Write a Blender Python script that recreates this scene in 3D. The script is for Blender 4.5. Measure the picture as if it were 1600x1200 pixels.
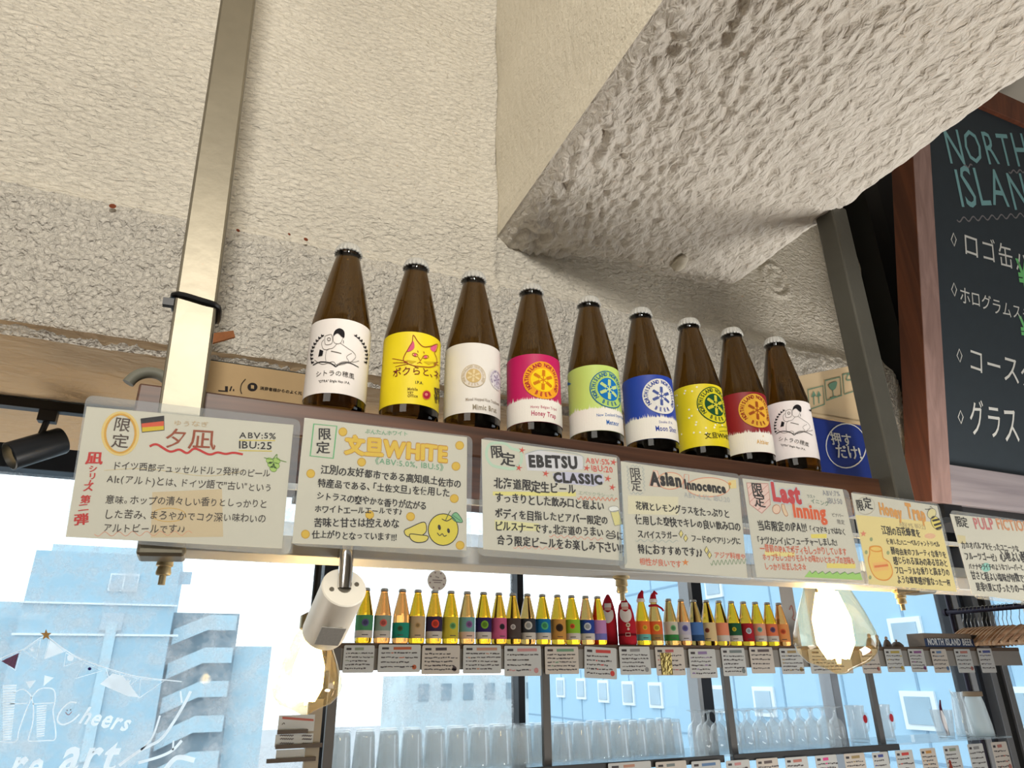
import bpy, bmesh, math, random
from mathutils import Vector, Matrix, noise
for _o in list(bpy.data.objects): bpy.data.objects.remove(_o)
SC = bpy.context.scene; COL = SC.collection
PI = math.pi; R = math.radians
# ---------------------------------------------------------------- camera
F = 1087.0; PITCH = R(22.76); ROLL = R(-.65); YAW = R(23.58); CAM = Vector((0, 0, 1.5))
def _w(v): return Vector((v[0]*math.cos(YAW)+v[1]*math.sin(YAW), -v[0]*math.sin(YAW)+v[1]*math.cos(YAW), v[2]))
_r0, _u0 = Vector((1, 0, 0)), Vector((0, -math.sin(PITCH), math.cos(PITCH)))
CR = _w(_r0*math.cos(ROLL)+_u0*math.sin(ROLL)); CU = _w(_u0*math.cos(ROLL)-_r0*math.sin(ROLL))
CF = _w(Vector((0, math.cos(PITCH), math.sin(PITCH))))
cam = bpy.data.objects.new('camera', bpy.data.cameras.new('camera')); COL.objects.link(cam)
cam.data.sensor_fit = 'HORIZONTAL'; cam.data.sensor_width = 36; cam.data.lens = 36*F/1600; cam.data.clip_start = .02; cam.data.clip_end = 300
cam.matrix_world = Matrix(((CR.x, CU.x, -CF.x, 0), (CR.y, CU.y, -CF.y, 0), (CR.z, CU.z, -CF.z, 1.5), (0, 0, 0, 1)))
SC.camera = cam
# ---------------------------------------------------------------- light
SC.view_settings.view_transform = 'Standard'; SC.view_settings.look = 'None'; SC.view_settings.gamma = 1; SC.view_settings.use_curve_mapping = False
SC.view_settings.exposure = 0.0
SC.cycles.caustics_reflective = False; SC.cycles.caustics_refractive = False
SC.cycles.max_bounces = 14; SC.cycles.transparent_max_bounces = 24; SC.cycles.transmission_bounces = 12
world = bpy.data.worlds.new('sky'); SC.world = world; world.use_nodes = True
_bg = world.node_tree.nodes['Background']; _bg.inputs[0].default_value = (.86, .95, 1, 1); _bg.inputs[1].default_value = 2.6
def area(name, loc, aim, sx, sy, power, col, shape='RECTANGLE', spread=180):
    d = bpy.data.lights.new(name, 'AREA'); d.shape = shape; d.size = sx; d.size_y = sy; d.energy = power; d.color = col; d.spread = R(spread)
    o = bpy.data.objects.new(name, d); COL.objects.link(o); o.location = loc
    o.rotation_euler = (Vector(aim)-Vector(loc)).to_track_quat('-Z', 'Y').to_euler(); return o
area('ceiling_spot_light', (-.10, -.75, 2.32), (.2, .9, 2.2), .16, .16, 18, (1, .95, .86), 'DISK')
area('underside_fill_light', (1.45, .22, .98), (.60, .50, 2.165), .55, .36, 16, (1, .95, .87))  # added fill standing in for bounce light on the cross beam underside
area('card_fill_light', (2.4, 1.3, .55), (2.3, 2.7, 1.5), 1.6, .5, 15, (1, .95, .88))  # added fill, no lamp stands there; brightens the fronts of the far cards
area('room_fill_light', (-1.9, -2.0, 2.55), (.4, .8, 2.1), 1.5, 1.0, 20, (1, .95, .86))  # unseen fill added from the left for the wall and cross beam side
area('side_window_light', (5.2, -.3, 1.3), (.7, .6, 2.1), 2.2, 1.6, 26, (.84, .92, 1))
area('soffit_fill_light', (-.9, 1.75, .70), (-.35, 1.15, 1.9), .9, .6, 10, (1, .92, .80))  # fill added below the soffit to brighten its tan underside
# ---------------------------------------------------------------- pixel -> place
def ray(x, y): return CF+CR*((x-800)/F)-CU*((y-600)/F)
def aty(x, y, Y): d = ray(x, y); return CAM+d*(Y/d.y)
def atz(x, y, Z): d = ray(x, y); return CAM+d*((Z-1.5)/d.z)
# ---------------------------------------------------------------- materials
def srgb(c): return tuple(((v/255)/12.92 if v/255 <= .04045 else ((v/255+.055)/1.055)**2.4) for v in c)
_M = {}
def mat(name, c=(200, 200, 200), rough=.6, metal=0, trans=0, ior=1.45, var=.06, scale=30, bump=0, bscale=200, emit=None, es=0, spec=.5, alpha=1):
    if name in _M: return _M[name]
    m = bpy.data.materials.new(name); m.use_nodes = True; nt = m.node_tree; b = nt.nodes['Principled BSDF']; _M[name] = m
    col = srgb(c)
    b.inputs['Roughness'].default_value = rough; b.inputs['Metallic'].default_value = metal
    b.inputs['Transmission Weight'].default_value = trans; b.inputs['IOR'].default_value = ior; b.inputs['Specular IOR Level'].default_value = spec
    b.inputs['Base Color'].default_value = (*col, 1)
    if var:
        tc = nt.nodes.new('ShaderNodeTexCoord'); n = nt.nodes.new('ShaderNodeTexNoise'); n.inputs['Scale'].default_value = scale; n.inputs['Detail'].default_value = 3
        nt.links.new(tc.outputs['Object'], n.inputs['Vector'])
        r = nt.nodes.new('ShaderNodeMix'); r.data_type = 'RGBA'
        r.inputs[6].default_value = (*[min(1, v*(1-var)) for v in col], 1); r.inputs[7].default_value = (*[min(1, v*(1+var)) for v in col], 1)
        nt.links.new(n.outputs['Fac'], r.inputs[0]); nt.links.new(r.outputs[2], b.inputs['Base Color'])
    if bump:
        tc = nt.nodes.new('ShaderNodeTexCoord'); n = nt.nodes.new('ShaderNodeTexNoise'); n.inputs['Scale'].default_value = bscale; n.inputs['Detail'].default_value = 4
        bp = nt.nodes.new('ShaderNodeBump'); bp.inputs['Strength'].default_value = bump; bp.inputs['Distance'].default_value = .002
        nt.links.new(tc.outputs['Object'], n.inputs['Vector']); nt.links.new(n.outputs['Fac'], bp.inputs['Height']); nt.links.new(bp.outputs[0], b.inputs['Normal'])
    if emit: b.inputs['Emission Color'].default_value = (*srgb(emit), 1); b.inputs['Emission Strength'].default_value = es
    return m
def ink(c): return mat('ink_%02x%02x%02x' % c, c, .75, var=.04, scale=900, spec=.2)
def thin(name, tint=(1, 1, 1), fres=1.25, rough=.02, base=.02, frost=0, frostc=(1, 1, 1), mottle=0):
    """a thin clear sheet: see-through with a mirror sheen, a little milky where frost > 0"""
    if name in _M: return _M[name]
    m = bpy.data.materials.new(name); m.use_nodes = True; nt = m.node_tree; _M[name] = m
    nt.nodes.remove(nt.nodes['Principled BSDF']); out = nt.nodes['Material Output']
    t = nt.nodes.new('ShaderNodeBsdfTransparent'); t.inputs[0].default_value = (*tint, 1)
    g = nt.nodes.new('ShaderNodeBsdfGlossy'); g.inputs['Roughness'].default_value = rough
    fr = nt.nodes.new('ShaderNodeFresnel'); fr.inputs[0].default_value = fres
    mx = nt.nodes.new('ShaderNodeMixShader'); ge = nt.nodes.new('ShaderNodeNewGeometry'); mu = nt.nodes.new('ShaderNodeMath'); mu.operation = 'SUBTRACT'; mu.use_clamp = True
    nt.links.new(fr.outputs[0], mu.inputs[0]); nt.links.new(ge.outputs['Backfacing'], mu.inputs[1]); nt.links.new(mu.outputs[0], mx.inputs[0])
    src = t
    if frost:
        d = nt.nodes.new('ShaderNodeBsdfDiffuse'); d.inputs[0].default_value = (*frostc, 1)
        tl = nt.nodes.new('ShaderNodeBsdfTranslucent'); tl.inputs[0].default_value = (*frostc, 1)
        m1 = nt.nodes.new('ShaderNodeMixShader'); m1.inputs[0].default_value = .5; nt.links.new(d.outputs[0], m1.inputs[1]); nt.links.new(tl.outputs[0], m1.inputs[2])
        m2 = nt.nodes.new('ShaderNodeMixShader'); m2.inputs[0].default_value = frost
        if mottle:
            tc = nt.nodes.new('ShaderNodeTexCoord'); no = nt.nodes.new('ShaderNodeTexNoise'); no.inputs['Scale'].default_value = mottle; no.inputs['Detail'].default_value = 9; no.inputs['Roughness'].default_value = .75
            mr = nt.nodes.new('ShaderNodeMapRange'); mr.inputs[1].default_value = .42; mr.inputs[2].default_value = .66; mr.inputs[3].default_value = frost*.35; mr.inputs[4].default_value = frost*2.6
            nt.links.new(tc.outputs['Object'], no.inputs['Vector']); nt.links.new(no.outputs['Fac'], mr.inputs[0]); nt.links.new(mr.outputs[0], m2.inputs[0])
        nt.links.new(t.outputs[0], m2.inputs[1]); nt.links.new(m1.outputs[0], m2.inputs[2]); src = m2
    nt.links.new(src.outputs[0], mx.inputs[1]); nt.links.new(g.outputs[0], mx.inputs[2]); nt.links.new(mx.outputs[0], out.inputs[0])
    return m
def foam(name, c, scale, strength, stretch=(1, 1, 1), dist=.004):
    m = bpy.data.materials.new(name); m.use_nodes = True; nt = m.node_tree; b = nt.nodes['Principled BSDF']; _M[name] = m
    b.inputs['Roughness'].default_value = .72; b.inputs['Specular IOR Level'].default_value = .3
    tc = nt.nodes.new('ShaderNodeTexCoord'); mp = nt.nodes.new('ShaderNodeMapping'); mp.inputs['Scale'].default_value = stretch
    nt.links.new(tc.outputs['Object'], mp.inputs['Vector'])
    n1 = nt.nodes.new('ShaderNodeTexNoise'); n1.inputs['Scale'].default_value = scale; n1.inputs['Detail'].default_value = 5; n1.inputs['Distortion'].default_value = .6
    n2 = nt.nodes.new('ShaderNodeTexNoise'); n2.inputs['Scale'].default_value = 3.5; n2.inputs['Detail'].default_value = 3
    for n in (n1, n2): nt.links.new(mp.outputs[0], n.inputs['Vector'])
    bp = nt.nodes.new('ShaderNodeBump'); bp.inputs['Strength'].default_value = strength; bp.inputs['Distance'].default_value = dist
    nt.links.new(n1.outputs['Fac'], bp.inputs['Height']); nt.links.new(bp.outputs[0], b.inputs['Normal'])
    r = nt.nodes.new('ShaderNodeMix'); r.data_type = 'RGBA'; col = srgb(c)
    r.inputs[6].default_value = (*[v*.90 for v in col], 1); r.inputs[7].default_value = (*[min(1, v*1.08) for v in col], 1)
    nt.links.new(n2.outputs['Fac'], r.inputs[0]); nt.links.new(r.outputs[2], b.inputs['Base Color'])
    return m
def wood(name, c1, c2, axis=0, scale=1.0, rough=.5):
    m = bpy.data.materials.new(name); m.use_nodes = True; nt = m.node_tree; b = nt.nodes['Principled BSDF']; _M[name] = m
    tc = nt.nodes.new('ShaderNodeTexCoord'); mp = nt.nodes.new('ShaderNodeMapping')
    s = [90*scale]*3; s[axis] = 4*scale; mp.inputs['Scale'].default_value = s
    n = nt.nodes.new('ShaderNodeTexNoise'); n.inputs['Scale'].default_value = 1; n.inputs['Detail'].default_value = 6; n.inputs['Distortion'].default_value = .8
    nt.links.new(tc.outputs['Object'], mp.inputs['Vector']); nt.links.new(mp.outputs[0], n.inputs['Vector'])
    cr = nt.nodes.new('ShaderNodeValToRGB'); cr.color_ramp.elements[0].position = .35; cr.color_ramp.elements[0].color = (*srgb(c1), 1)
    cr.color_ramp.elements[1].position = .68; cr.color_ramp.elements[1].color = (*srgb(c2), 1)
    nt.links.new(n.outputs['Fac'], cr.inputs[0]); nt.links.new(cr.outputs[0], b.inputs['Base Color']); b.inputs['Roughness'].default_value = rough
    return m
# ---------------------------------------------------------------- objects
def tag(o, label=None, cat=None, group=None, kind=None):
    if label: o['label'] = label
    if cat: o['category'] = cat
    if group: o['group'] = group
    if kind: o['kind'] = kind
    return o
def empty(name, loc, label, cat, group=None, rot=(0, 0, 0)):
    o = bpy.data.objects.new(name, None); COL.objects.link(o); o.location = loc; o.rotation_euler = rot; o.empty_display_size = .02
    return tag(o, label, cat, group)
def org(o):
    p = Vector((0, 0, 0))
    while o is not None: p += o.location; o = o.parent
    return p
class MB:
    """collects shapes into ONE mesh"""
    def __init__(s): s.v = []; s.f = []; s.m = []; s.mats = []
    def mi(s, m):
        if m not in s.mats: s.mats.append(m)
        return s.mats.index(m)
    def add(s, vs, fs, m):
        k = len(s.v); i = s.mi(m); s.v += [Vector(v) for v in vs]
        for f in fs: s.f.append([k+j for j in f]); s.m.append(i)
        return s
    def box(s, c, d, m, rot=None, taper=1):
        h = Vector(d)/2; vs = []
        for z in (-1, 1):
            t = taper if z > 0 else 1
            for x, y in ((-1, -1), (1, -1), (1, 1), (-1, 1)): vs.append(Vector((x*h.x*t, y*h.y*t, z*h.z)))
        if rot is not None: vs = [rot @ v for v in vs]
        return s.add([v+Vector(c) for v in vs], [(3, 2, 1, 0), (4, 5, 6, 7), (0, 1, 5, 4), (1, 2, 6, 5), (2, 3, 7, 6), (3, 0, 4, 7)], m)
    def lathe(s, prof, m, c=(0, 0, 0), n=32, axis=None, flute=0, nfl=21):
        """prof: (r, z) bottom to top around local z"""
        q = Vector(axis).to_track_quat('Z', 'Y') if axis is not None else None; vs = []; fs = []
        rings = []
        for r, z in prof:
            if r < 1e-6: rings.append([len(vs)]); vs.append(Vector((0, 0, z)))
            else:
                rings.append(list(range(len(vs), len(vs)+n)))
                for i in range(n):
                    a = 2*PI*i/n; rr = r*(1+(flute*math.cos(nfl*a) if callable(flute) is False and flute else 0)); vs.append(Vector((rr*math.cos(a), rr*math.sin(a), z)))
        for A, B in zip(rings, rings[1:]):
            if len(A) == 1 and len(B) == 1: continue
            for i in range(n):
                j = (i+1) % n
                if len(A) == 1: fs.append((A[0], B[j], B[i]))
                elif len(B) == 1: fs.append((A[i], A[j], B[0]))
                else: fs.append((A[i], A[j], B[j], B[i]))
        if q is not None: vs = [q @ v for v in vs]
        return s.add([v+Vector(c) for v in vs], fs, m)
    def tube(s, pts, r, m, n=10, closed=False):
        pts = [Vector(p) for p in pts]; vs = []; fs = []; N = len(pts); prev = None
        for i, p in enumerate(pts):
            a = pts[(i-1) % N] if (i or closed) else p; b = pts[(i+1) % N] if (i < N-1 or closed) else p
            t = (b-a).normalized(); x = prev if prev is not None else (Vector((0, 0, 1)) if abs(t.z) < .9 else Vector((1, 0, 0)))
            x = (x-t*x.dot(t)).normalized(); y = t.cross(x); prev = x; rr = r[i] if isinstance(r, (list, tuple)) else r
            for k in range(n): vs.append(p+x*rr*math.cos(2*PI*k/n)+y*rr*math.sin(2*PI*k/n))
        for i in range(N if closed else N-1):
            for k in range(n):
                A = i*n; B = ((i+1) % N)*n; fs.append((A+k, A+(k+1) % n, B+(k+1) % n, B+k))
        if not closed: fs += [tuple(reversed(range(n))), tuple(range((N-1)*n, N*n))]
        return s.add(vs, fs, m)
    def prism(s, poly, d, m):
        """poly: 3-D outline, d: extrusion vector"""
        P = [Vector(p) for p in poly]; n = len(P); d = Vector(d)
        return s.add(P+[p+d for p in P], [tuple(reversed(range(n))), tuple(range(n, 2*n))]+[(i, (i+1) % n, n+(i+1) % n, n+i) for i in range(n)], m)
    def build(s, name, parent=None, smooth=False, bevel=0, world=False, fix=True):
        me = bpy.data.meshes.new(name); off = org(parent) if (world and parent) else Vector((0, 0, 0))
        me.from_pydata([v-off for v in s.v], [], s.f)
        for m in s.mats: me.materials.append(m)
        me.polygons.foreach_set('material_index', s.m)
        if fix:
            bm = bmesh.new(); bm.from_mesh(me); bmesh.ops.recalc_face_normals(bm, faces=bm.faces); bm.to_mesh(me); bm.free()
        if smooth:
            me.polygons.foreach_set('use_smooth', [True]*len(me.polygons))
            try: me.set_sharp_from_angle(angle=R(smooth if smooth > 1 else 38))
            except Exception: pass
        me.update(); o = bpy.data.objects.new(name, me); COL.objects.link(o)
        if parent: o.parent = parent
        if bevel:
            b = o.modifiers.new('edge', 'BEVEL'); b.width = bevel; b.segments = 2; b.limit_method = 'ANGLE'
        return o
def copy_tree(o, parent=None):
    c = o.copy(); COL.objects.link(c); c.parent = parent
    for ch in o.children: copy_tree(ch, c)
    return c
# ---------------------------------------------------------------- flat artwork: glyphs, strokes and fills on a surface
_fc = {}
def _fontobj(off):
    if off not in _fc:
        c = bpy.data.curves.new('glyphs', 'FONT'); c.resolution_u = 2; c.offset = off
        o = bpy.data.objects.new('glyphs', c); COL.objects.link(o); _fc[off] = o
    return _fc[off]
_gc = {}
def glyph(ch, off):
    k = (ch, off)
    if k not in _gc:
        o = _fontobj(off); o.data.body = ch; bpy.context.view_layer.update()
        e = o.evaluated_get(bpy.context.evaluated_depsgraph_get()); m = e.to_mesh()
        vs = [(v.co.x, v.co.y) for v in m.vertices]; fs = [tuple(p.vertices) for p in m.polygons]; e.to_mesh_clear()
        adv = (max(v[0] for v in vs)+.07) if vs else .3
        if ord(ch) > 0x2e00: adv = .62 if ch in '。、「」' else 1.0
        if ch == '「': vs = [(x-.42, y) for x, y in vs]
        _gc[k] = (vs, fs, adv)
    return _gc[k]
def glyphs_done():
    for o in _fc.values(): bpy.data.objects.remove(o)
class PlaneS:
    def __init__(s, o, ux, uy): s.o = Vector(o); s.ux = Vector(ux).normalized(); s.uy = Vector(uy).normalized(); s.n = s.ux.cross(s.uy)
    def uv(s, px):
        d = ray(*px); t = (s.o-CAM).dot(s.n)/d.dot(s.n); p = CAM+d*t-s.o; return (p.dot(s.ux), p.dot(s.uy))
    def at(s, u, v, h): return s.o+s.ux*u+s.uy*v+s.n*h
class CylS:
    step = .003
    def __init__(s, c, r): s.c = Vector(c); s.r = r
    def uv(s, px):
        d = ray(*px); ox, oy = CAM.x-s.c.x, CAM.y-s.c.y; a = d.x*d.x+d.y*d.y; b = 2*(ox*d.x+oy*d.y); c = ox*ox+oy*oy-s.r*s.r
        t = (-b-math.sqrt(max(0, b*b-4*a*c)))/(2*a); p = CAM+d*t; return (math.atan2(p.x-s.c.x, -(p.y-s.c.y))*s.r, p.z-s.c.z)
    def at(s, u, v, h): a = u/s.r; return s.c+Vector((math.sin(a)*(s.r+h), -math.cos(a)*(s.r+h), v))
class Art:
    def __init__(s, surf, crop=None, seed=1): s.S = surf; s.k = crop; s.it = []; s.rnd = random.Random(seed)
    def p(s, q):
        if s.k is None: return q
        return s.S.uv((s.k[0]+q[0]/s.k[2], s.k[1]+q[1]/s.k[2]))
    def ln(s, d, q=None):  # crop length -> metres near q
        if s.k is None: return d
        a = s.p(q); b = s.p((q[0]+d, q[1])); c = s.p((q[0], q[1]+d)); return (math.hypot(a[0]-b[0], a[1]-b[1])+math.hypot(a[0]-c[0], a[1]-c[1]))/2
    def raw(s, pts, faces, c, lay): s.it.append(([tuple(q) for q in pts], faces, c if not isinstance(c, tuple) else ink(c), lay)); return s
    def poly(s, pts, c, lay=1): return s.raw([s.p(q) for q in pts], [tuple(range(len(pts)))], c, lay)
    def stroke(s, pts, w, c, lay=2, closed=False, raw=False):
        if not raw: w = s.ln(w, pts[0]); pts = [s.p(q) for q in pts]
        n = len(pts); vs = []; fs = []
        for i in range(n):
            a = pts[(i-1) % n] if (i or closed) else pts[i]; b = pts[(i+1) % n] if (i < n-1 or closed) else pts[i]
            dx, dy = b[0]-a[0], b[1]-a[1]; L = math.hypot(dx, dy) or 1; nx, ny = -dy/L*w/2, dx/L*w/2
            vs += [(pts[i][0]+nx, pts[i][1]+ny), (pts[i][0]-nx, pts[i][1]-ny)]
        for i in range(n if closed else n-1): j = (i+1) % n; fs.append((2*i, 2*i+1, 2*j+1, 2*j))
        return s.raw(vs, fs, c, lay)
    def curve(s, pts, w, c, lay=2, closed=False, k=6):
        P = []; n = len(pts)
        for i in range(n if closed else n-1):
            p0 = pts[(i-1) % n] if (i or closed) else pts[0]; p1 = pts[i]; p2 = pts[(i+1) % n]; p3 = pts[(i+2) % n] if (i+2 < n or closed) else pts[-1]
            for j in range(k):
                t = j/k
                P.append(tuple(.5*((2*p1[a])+(-p0[a]+p2[a])*t+(2*p0[a]-5*p1[a]+4*p2[a]-p3[a])*t*t+(-p0[a]+3*p1[a]-3*p2[a]+p3[a])*t**3) for a in (0, 1)))
        if not closed: P.append(tuple(pts[-1]))
        if w == 'fill': return s.poly(P, c, lay)
        return s.stroke(P, w, c, lay, closed)
    def ell(s, q, rx, ry, c, lay=1, w=None, n=28, rot=0, a0=0, a1=2*PI):
        full = abs(a1-a0-2*PI) < 1e-6; N = n if full else n+1
        pts = []
        for i in range(N):
            a = a0+(a1-a0)*i/n; x, y = rx*math.cos(a), ry*math.sin(a); pts.append((q[0]+x*math.cos(rot)-y*math.sin(rot), q[1]+x*math.sin(rot)+y*math.cos(rot)))
        return s.poly(pts, c, lay) if w is None else s.stroke(pts, w, c, lay, full)
    def star(s, q, r, c, lay=2, n=5, inner=.42, rot=0):
        return s.poly([(q[0]+(r if i % 2 == 0 else r*inner)*math.sin(PI*i/n+rot), q[1]-(r if i % 2 == 0 else r*inner)*math.cos(PI*i/n+rot)) for i in range(2*n)], c, lay)
    def wave(s, a, b, amp, n, w, c, lay=2, k=8):
        N = n*k; dx, dy = b[0]-a[0], b[1]-a[1]; L = math.hypot(dx, dy)
        return s.stroke([(a[0]+dx*i/N-dy/L*amp*math.sin(2*PI*i/k), a[1]+dy*i/N+dx/L*amp*math.sin(2*PI*i/k)) for i in range(N+1)], w, c, lay)
    def text(s, t, a, b, c, hr=1.0, off=.012, jit=1.0, lay=3, slant=0.0, raw=False):
        """writes t along the base line a-b, stretched to fit; hr scales its height"""
        A = a if raw else s.p(a); B = b if raw else s.p(b); W = sum(glyph(ch, min(off, .008 if ord(ch) > 0x2e00 else .025))[2] if ch != ' ' else .35 for ch in t)
        dx, dy = B[0]-A[0], B[1]-A[1]; L = math.hypot(dx, dy); sx = L/W; ex = (dx/L, dy/L); ey = (-ex[1], ex[0]); x = 0; J = s.rnd
        for ch in t:
            if ch == ' ': x += .35; continue
            cap = .008 if ord(ch) > 0x2e00 else .025; ex_ = max(0, off-cap); vs, fs, adv = glyph(ch, min(off, cap)); r = J.uniform(-.07, .07)*jit; sc = 1+J.uniform(-.09, .09)*jit; by = J.uniform(-.05, .05)*jit; cx = adv/2
            out = []
            for gx, gy in vs:
                X, Y = (gx-cx)*sc, (gy-.35)*sc; X += Y*slant; X, Y = X*math.cos(r)-Y*math.sin(r), X*math.sin(r)+Y*math.cos(r)
                X = (X+cx+x)*sx; Y = (Y+.35+by)*sx*hr
                out.append((A[0]+ex[0]*X+ey[0]*Y, A[1]+ex[1]*X+ey[1]*Y))
            q = ex_*sx*1.1
            for k in (range(6) if ex_ > .03 else (0, 3) if ex_ > .004 else ()): s.raw([(X+q*math.cos(k*PI/3+.3), Y+q*math.sin(k*PI/3+.3)) for X, Y in out], fs, c, lay+.14*k)
            if ex_ <= .004 or ex_ > .03: s.raw(out, fs, c, lay+(.9 if ex_ > .03 else 0))
            x += adv
        return s
    def build(s, name, parent, lift=.0004, gap=.00012):
        if not s.it: return None
        mb = MB(); step = getattr(s.S, 'step', None); off = org(parent)
        for pts, fs, m, lay in s.it:
            if step:
                bm = bmesh.new(); vs = [bm.verts.new((x, y, 0)) for x, y in pts]
                for f in fs:
                    try: bm.faces.new([vs[i] for i in f])
                    except ValueError: pass
                lo = min(x for x, y in pts); hi = max(x for x, y in pts); k = math.floor(lo/step)+1
                while k*step < hi:
                    bmesh.ops.bisect_plane(bm, geom=bm.verts[:]+bm.edges[:]+bm.faces[:], plane_co=(k*step, 0, 0), plane_no=(1, 0, 0)); k += 1
                bm.verts.index_update(); pts = [(v.co.x, v.co.y) for v in bm.verts]; fs = [tuple(v.index for v in f.verts) for f in bm.faces]; bm.free()
            mb.add([s.S.at(x, y, lift+gap*(lay+1))-off for x, y in pts], fs, m)
        return mb.build(name, parent, fix=False)
def grid(name, o, eu, ev, n, nu, nv, fn, m, parent=None):
    """a displaced sheet: fn(i/nu, j/nv) -> offset along n"""
    o, eu, ev, n = map(Vector, (o, eu, ev, n)); vs = []
    for j in range(nv+1):
        for i in range(nu+1): vs.append(o+eu*(i/nu)+ev*(j/nv)+n*fn(i/nu, j/nv))
    fs = [(j*(nu+1)+i, j*(nu+1)+i+1, (j+1)*(nu+1)+i+1, (j+1)*(nu+1)+i) for j in range(nv) for i in range(nu)]
    me = bpy.data.meshes.new(name); me.from_pydata([tuple(v) for v in vs], [], fs); me.materials.append(m)
    me.polygons.foreach_set('use_smooth', [True]*len(fs)); ob = bpy.data.objects.new(name, me); COL.objects.link(ob)
    if parent: ob.parent = parent
    return ob
# ================================================================ the room
nz = noise.noise; V3 = Vector
foam_wall = foam('foam_wall', (224, 218, 205), 95, 1.0, (1, 1, 1.9), .010)
foam_rough = foam('foam_rough', (222, 217, 207), 165, 1.0, (1, 1, 1), .013)
foam_under = foam('foam_under', (226, 220, 210), 115, 1.0, (1, .6, 1), .008)
foam_side = foam('foam_side', (226, 219, 202), 170, .5, (1, 1, 1), .003)
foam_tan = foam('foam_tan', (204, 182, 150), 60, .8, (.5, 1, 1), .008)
plaster = mat('plaster', (214, 206, 190), .8, var=.04, scale=4)
m_floor = wood('floor_boards', (92, 66, 44), (128, 94, 62), 1, .4)
dark = mat('dark_metal', (34, 37, 44), .45, .3, var=.05)
black = mat('black_metal', (15, 16, 19), .4, .2, var=.05)
def struct(o): o['kind'] = 'structure'; return o
struct(MB().box((1.5, -.5, -.05), (10.2, 9, .1), m_floor).build('floor'))
struct(MB().box((1.5, -.5, 3.07), (10.2, 9, .1), plaster).build('ceiling'))
struct(MB().box((-3.55, -.5, 1.5), (.1, 9, 3.04), plaster).build('wall_left'))
struct(MB().box((6.55, -.5, 1.5), (.1, 9, 3.04), plaster).build('wall_right'))
struct(MB().box((1.5, -4.05, 1.5), (10.2, .1, 3.04), plaster).build('wall_front'))
def sm(a, b, t): t = max(0, min(1, (t-a)/(b-a))); return t*t*(3-2*t)
YW, YF, ZS, ZC, XL, XR, ZU = .907, .880, 1.874, 2.068, .370, .850, 2.165   # wall, beam face, beam underside, beam top, cross beam sides, cross beam underside
def wall_fn(u, v):
    x, z = -.9+2.2*u, 2.02+1.0*v; a = nz(V3((x*4.5+z*1.6, z*6.5, 1)))
    h = .012*a+.0022*nz(V3((x*19+a*2.5, z*50+x*14, 2)))*(1-sm(.33, .37, x))+.0016*nz(V3((x*16+z*9, z*26-x*14, 4)))
    if x > XL: h += .0022*nz(V3((x*85+2*a, z*22, 5)))
    d = XL-x
    if 0 < d < .045: h += .026*(1-math.sqrt(1-(1-d/.045)**2))
    t = z-ZC
    if -.02 < t < .04: h += .020*(1-max(0, t)/.04)**2+.0022*nz(V3((x*80, z*46, 6)))
    r = math.hypot(x-.978, z-2.232)                               # round daub of foam on the shaded stretch
    h += .007*math.exp(-((r-.036)/.005)**2)+.005*math.exp(-((r-.017)/.0045)**2)*(1 if x > .97 else .3)+.003*math.exp(-(r/.03)**2)*nz(V3((x*90, z*90, 3)))
    return h
wb = struct(MB().box((1.5, .965, 2.56), (10.0, .08, .92), plaster).build('wall_back'))
grid('foam_skin', (-.9, YW, 2.02), (2.2, 0, 0), (0, 0, 1.0), (0, -1, 0), 440, 200, wall_fn, foam_wall, wb)
# low beam in front of it: rough face, tan underside running back towards the window
def face_fn(u, v):
    x, z = -.9+2.2*u, ZS-.003+.197*v
    vd = noise.voronoi(V3((x*140, z*150, 0)))[0][0]
    h = .0042*(.55-vd)+.003*nz(V3((x*50, z*56, 4)))+.003*nz(V3((x*11, z*11, 7)))
    h -= .014*(1-sm(0, .08, v))+.006*(1-sm(0, .10, 1-v)); return h
def soff_fn(u, v):
    x, y = -.9+2.2*u, YF-.003+.50*v
    return .0045*nz(V3((x*5, y*8, 8)))+.0012*nz(V3((x*40, y*18, 9)))-.008*(1-sm(0, .05, v))
tb = struct(MB().box((1.5, 1.135, 1.972), (10.0, .48, .17), plaster).build('trim_1'))
grid('foam_face', (-.9, YF, ZS-.003), (2.2, 0, 0), (0, 0, .20), (0, -1, 0), 720, 66, face_fn, foam_rough, tb)
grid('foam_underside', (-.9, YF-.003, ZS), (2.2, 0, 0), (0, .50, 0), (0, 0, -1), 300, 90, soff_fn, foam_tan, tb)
for k, (px, py) in enumerate(((176, 322), (300, 362), (478, 374), (372, 360), (452, 366))):   # rust blooms along the top edge
    P = aty(px, py, YF-.006); MB().lathe([(0, -.001), (.0042-.0005*k, 0), (0, .0015)], mat('rust', (120, 60, 34), .9, var=.3, scale=200), P, 9, (.1*k, -1, .2)).build('rust_spot', tb)
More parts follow.
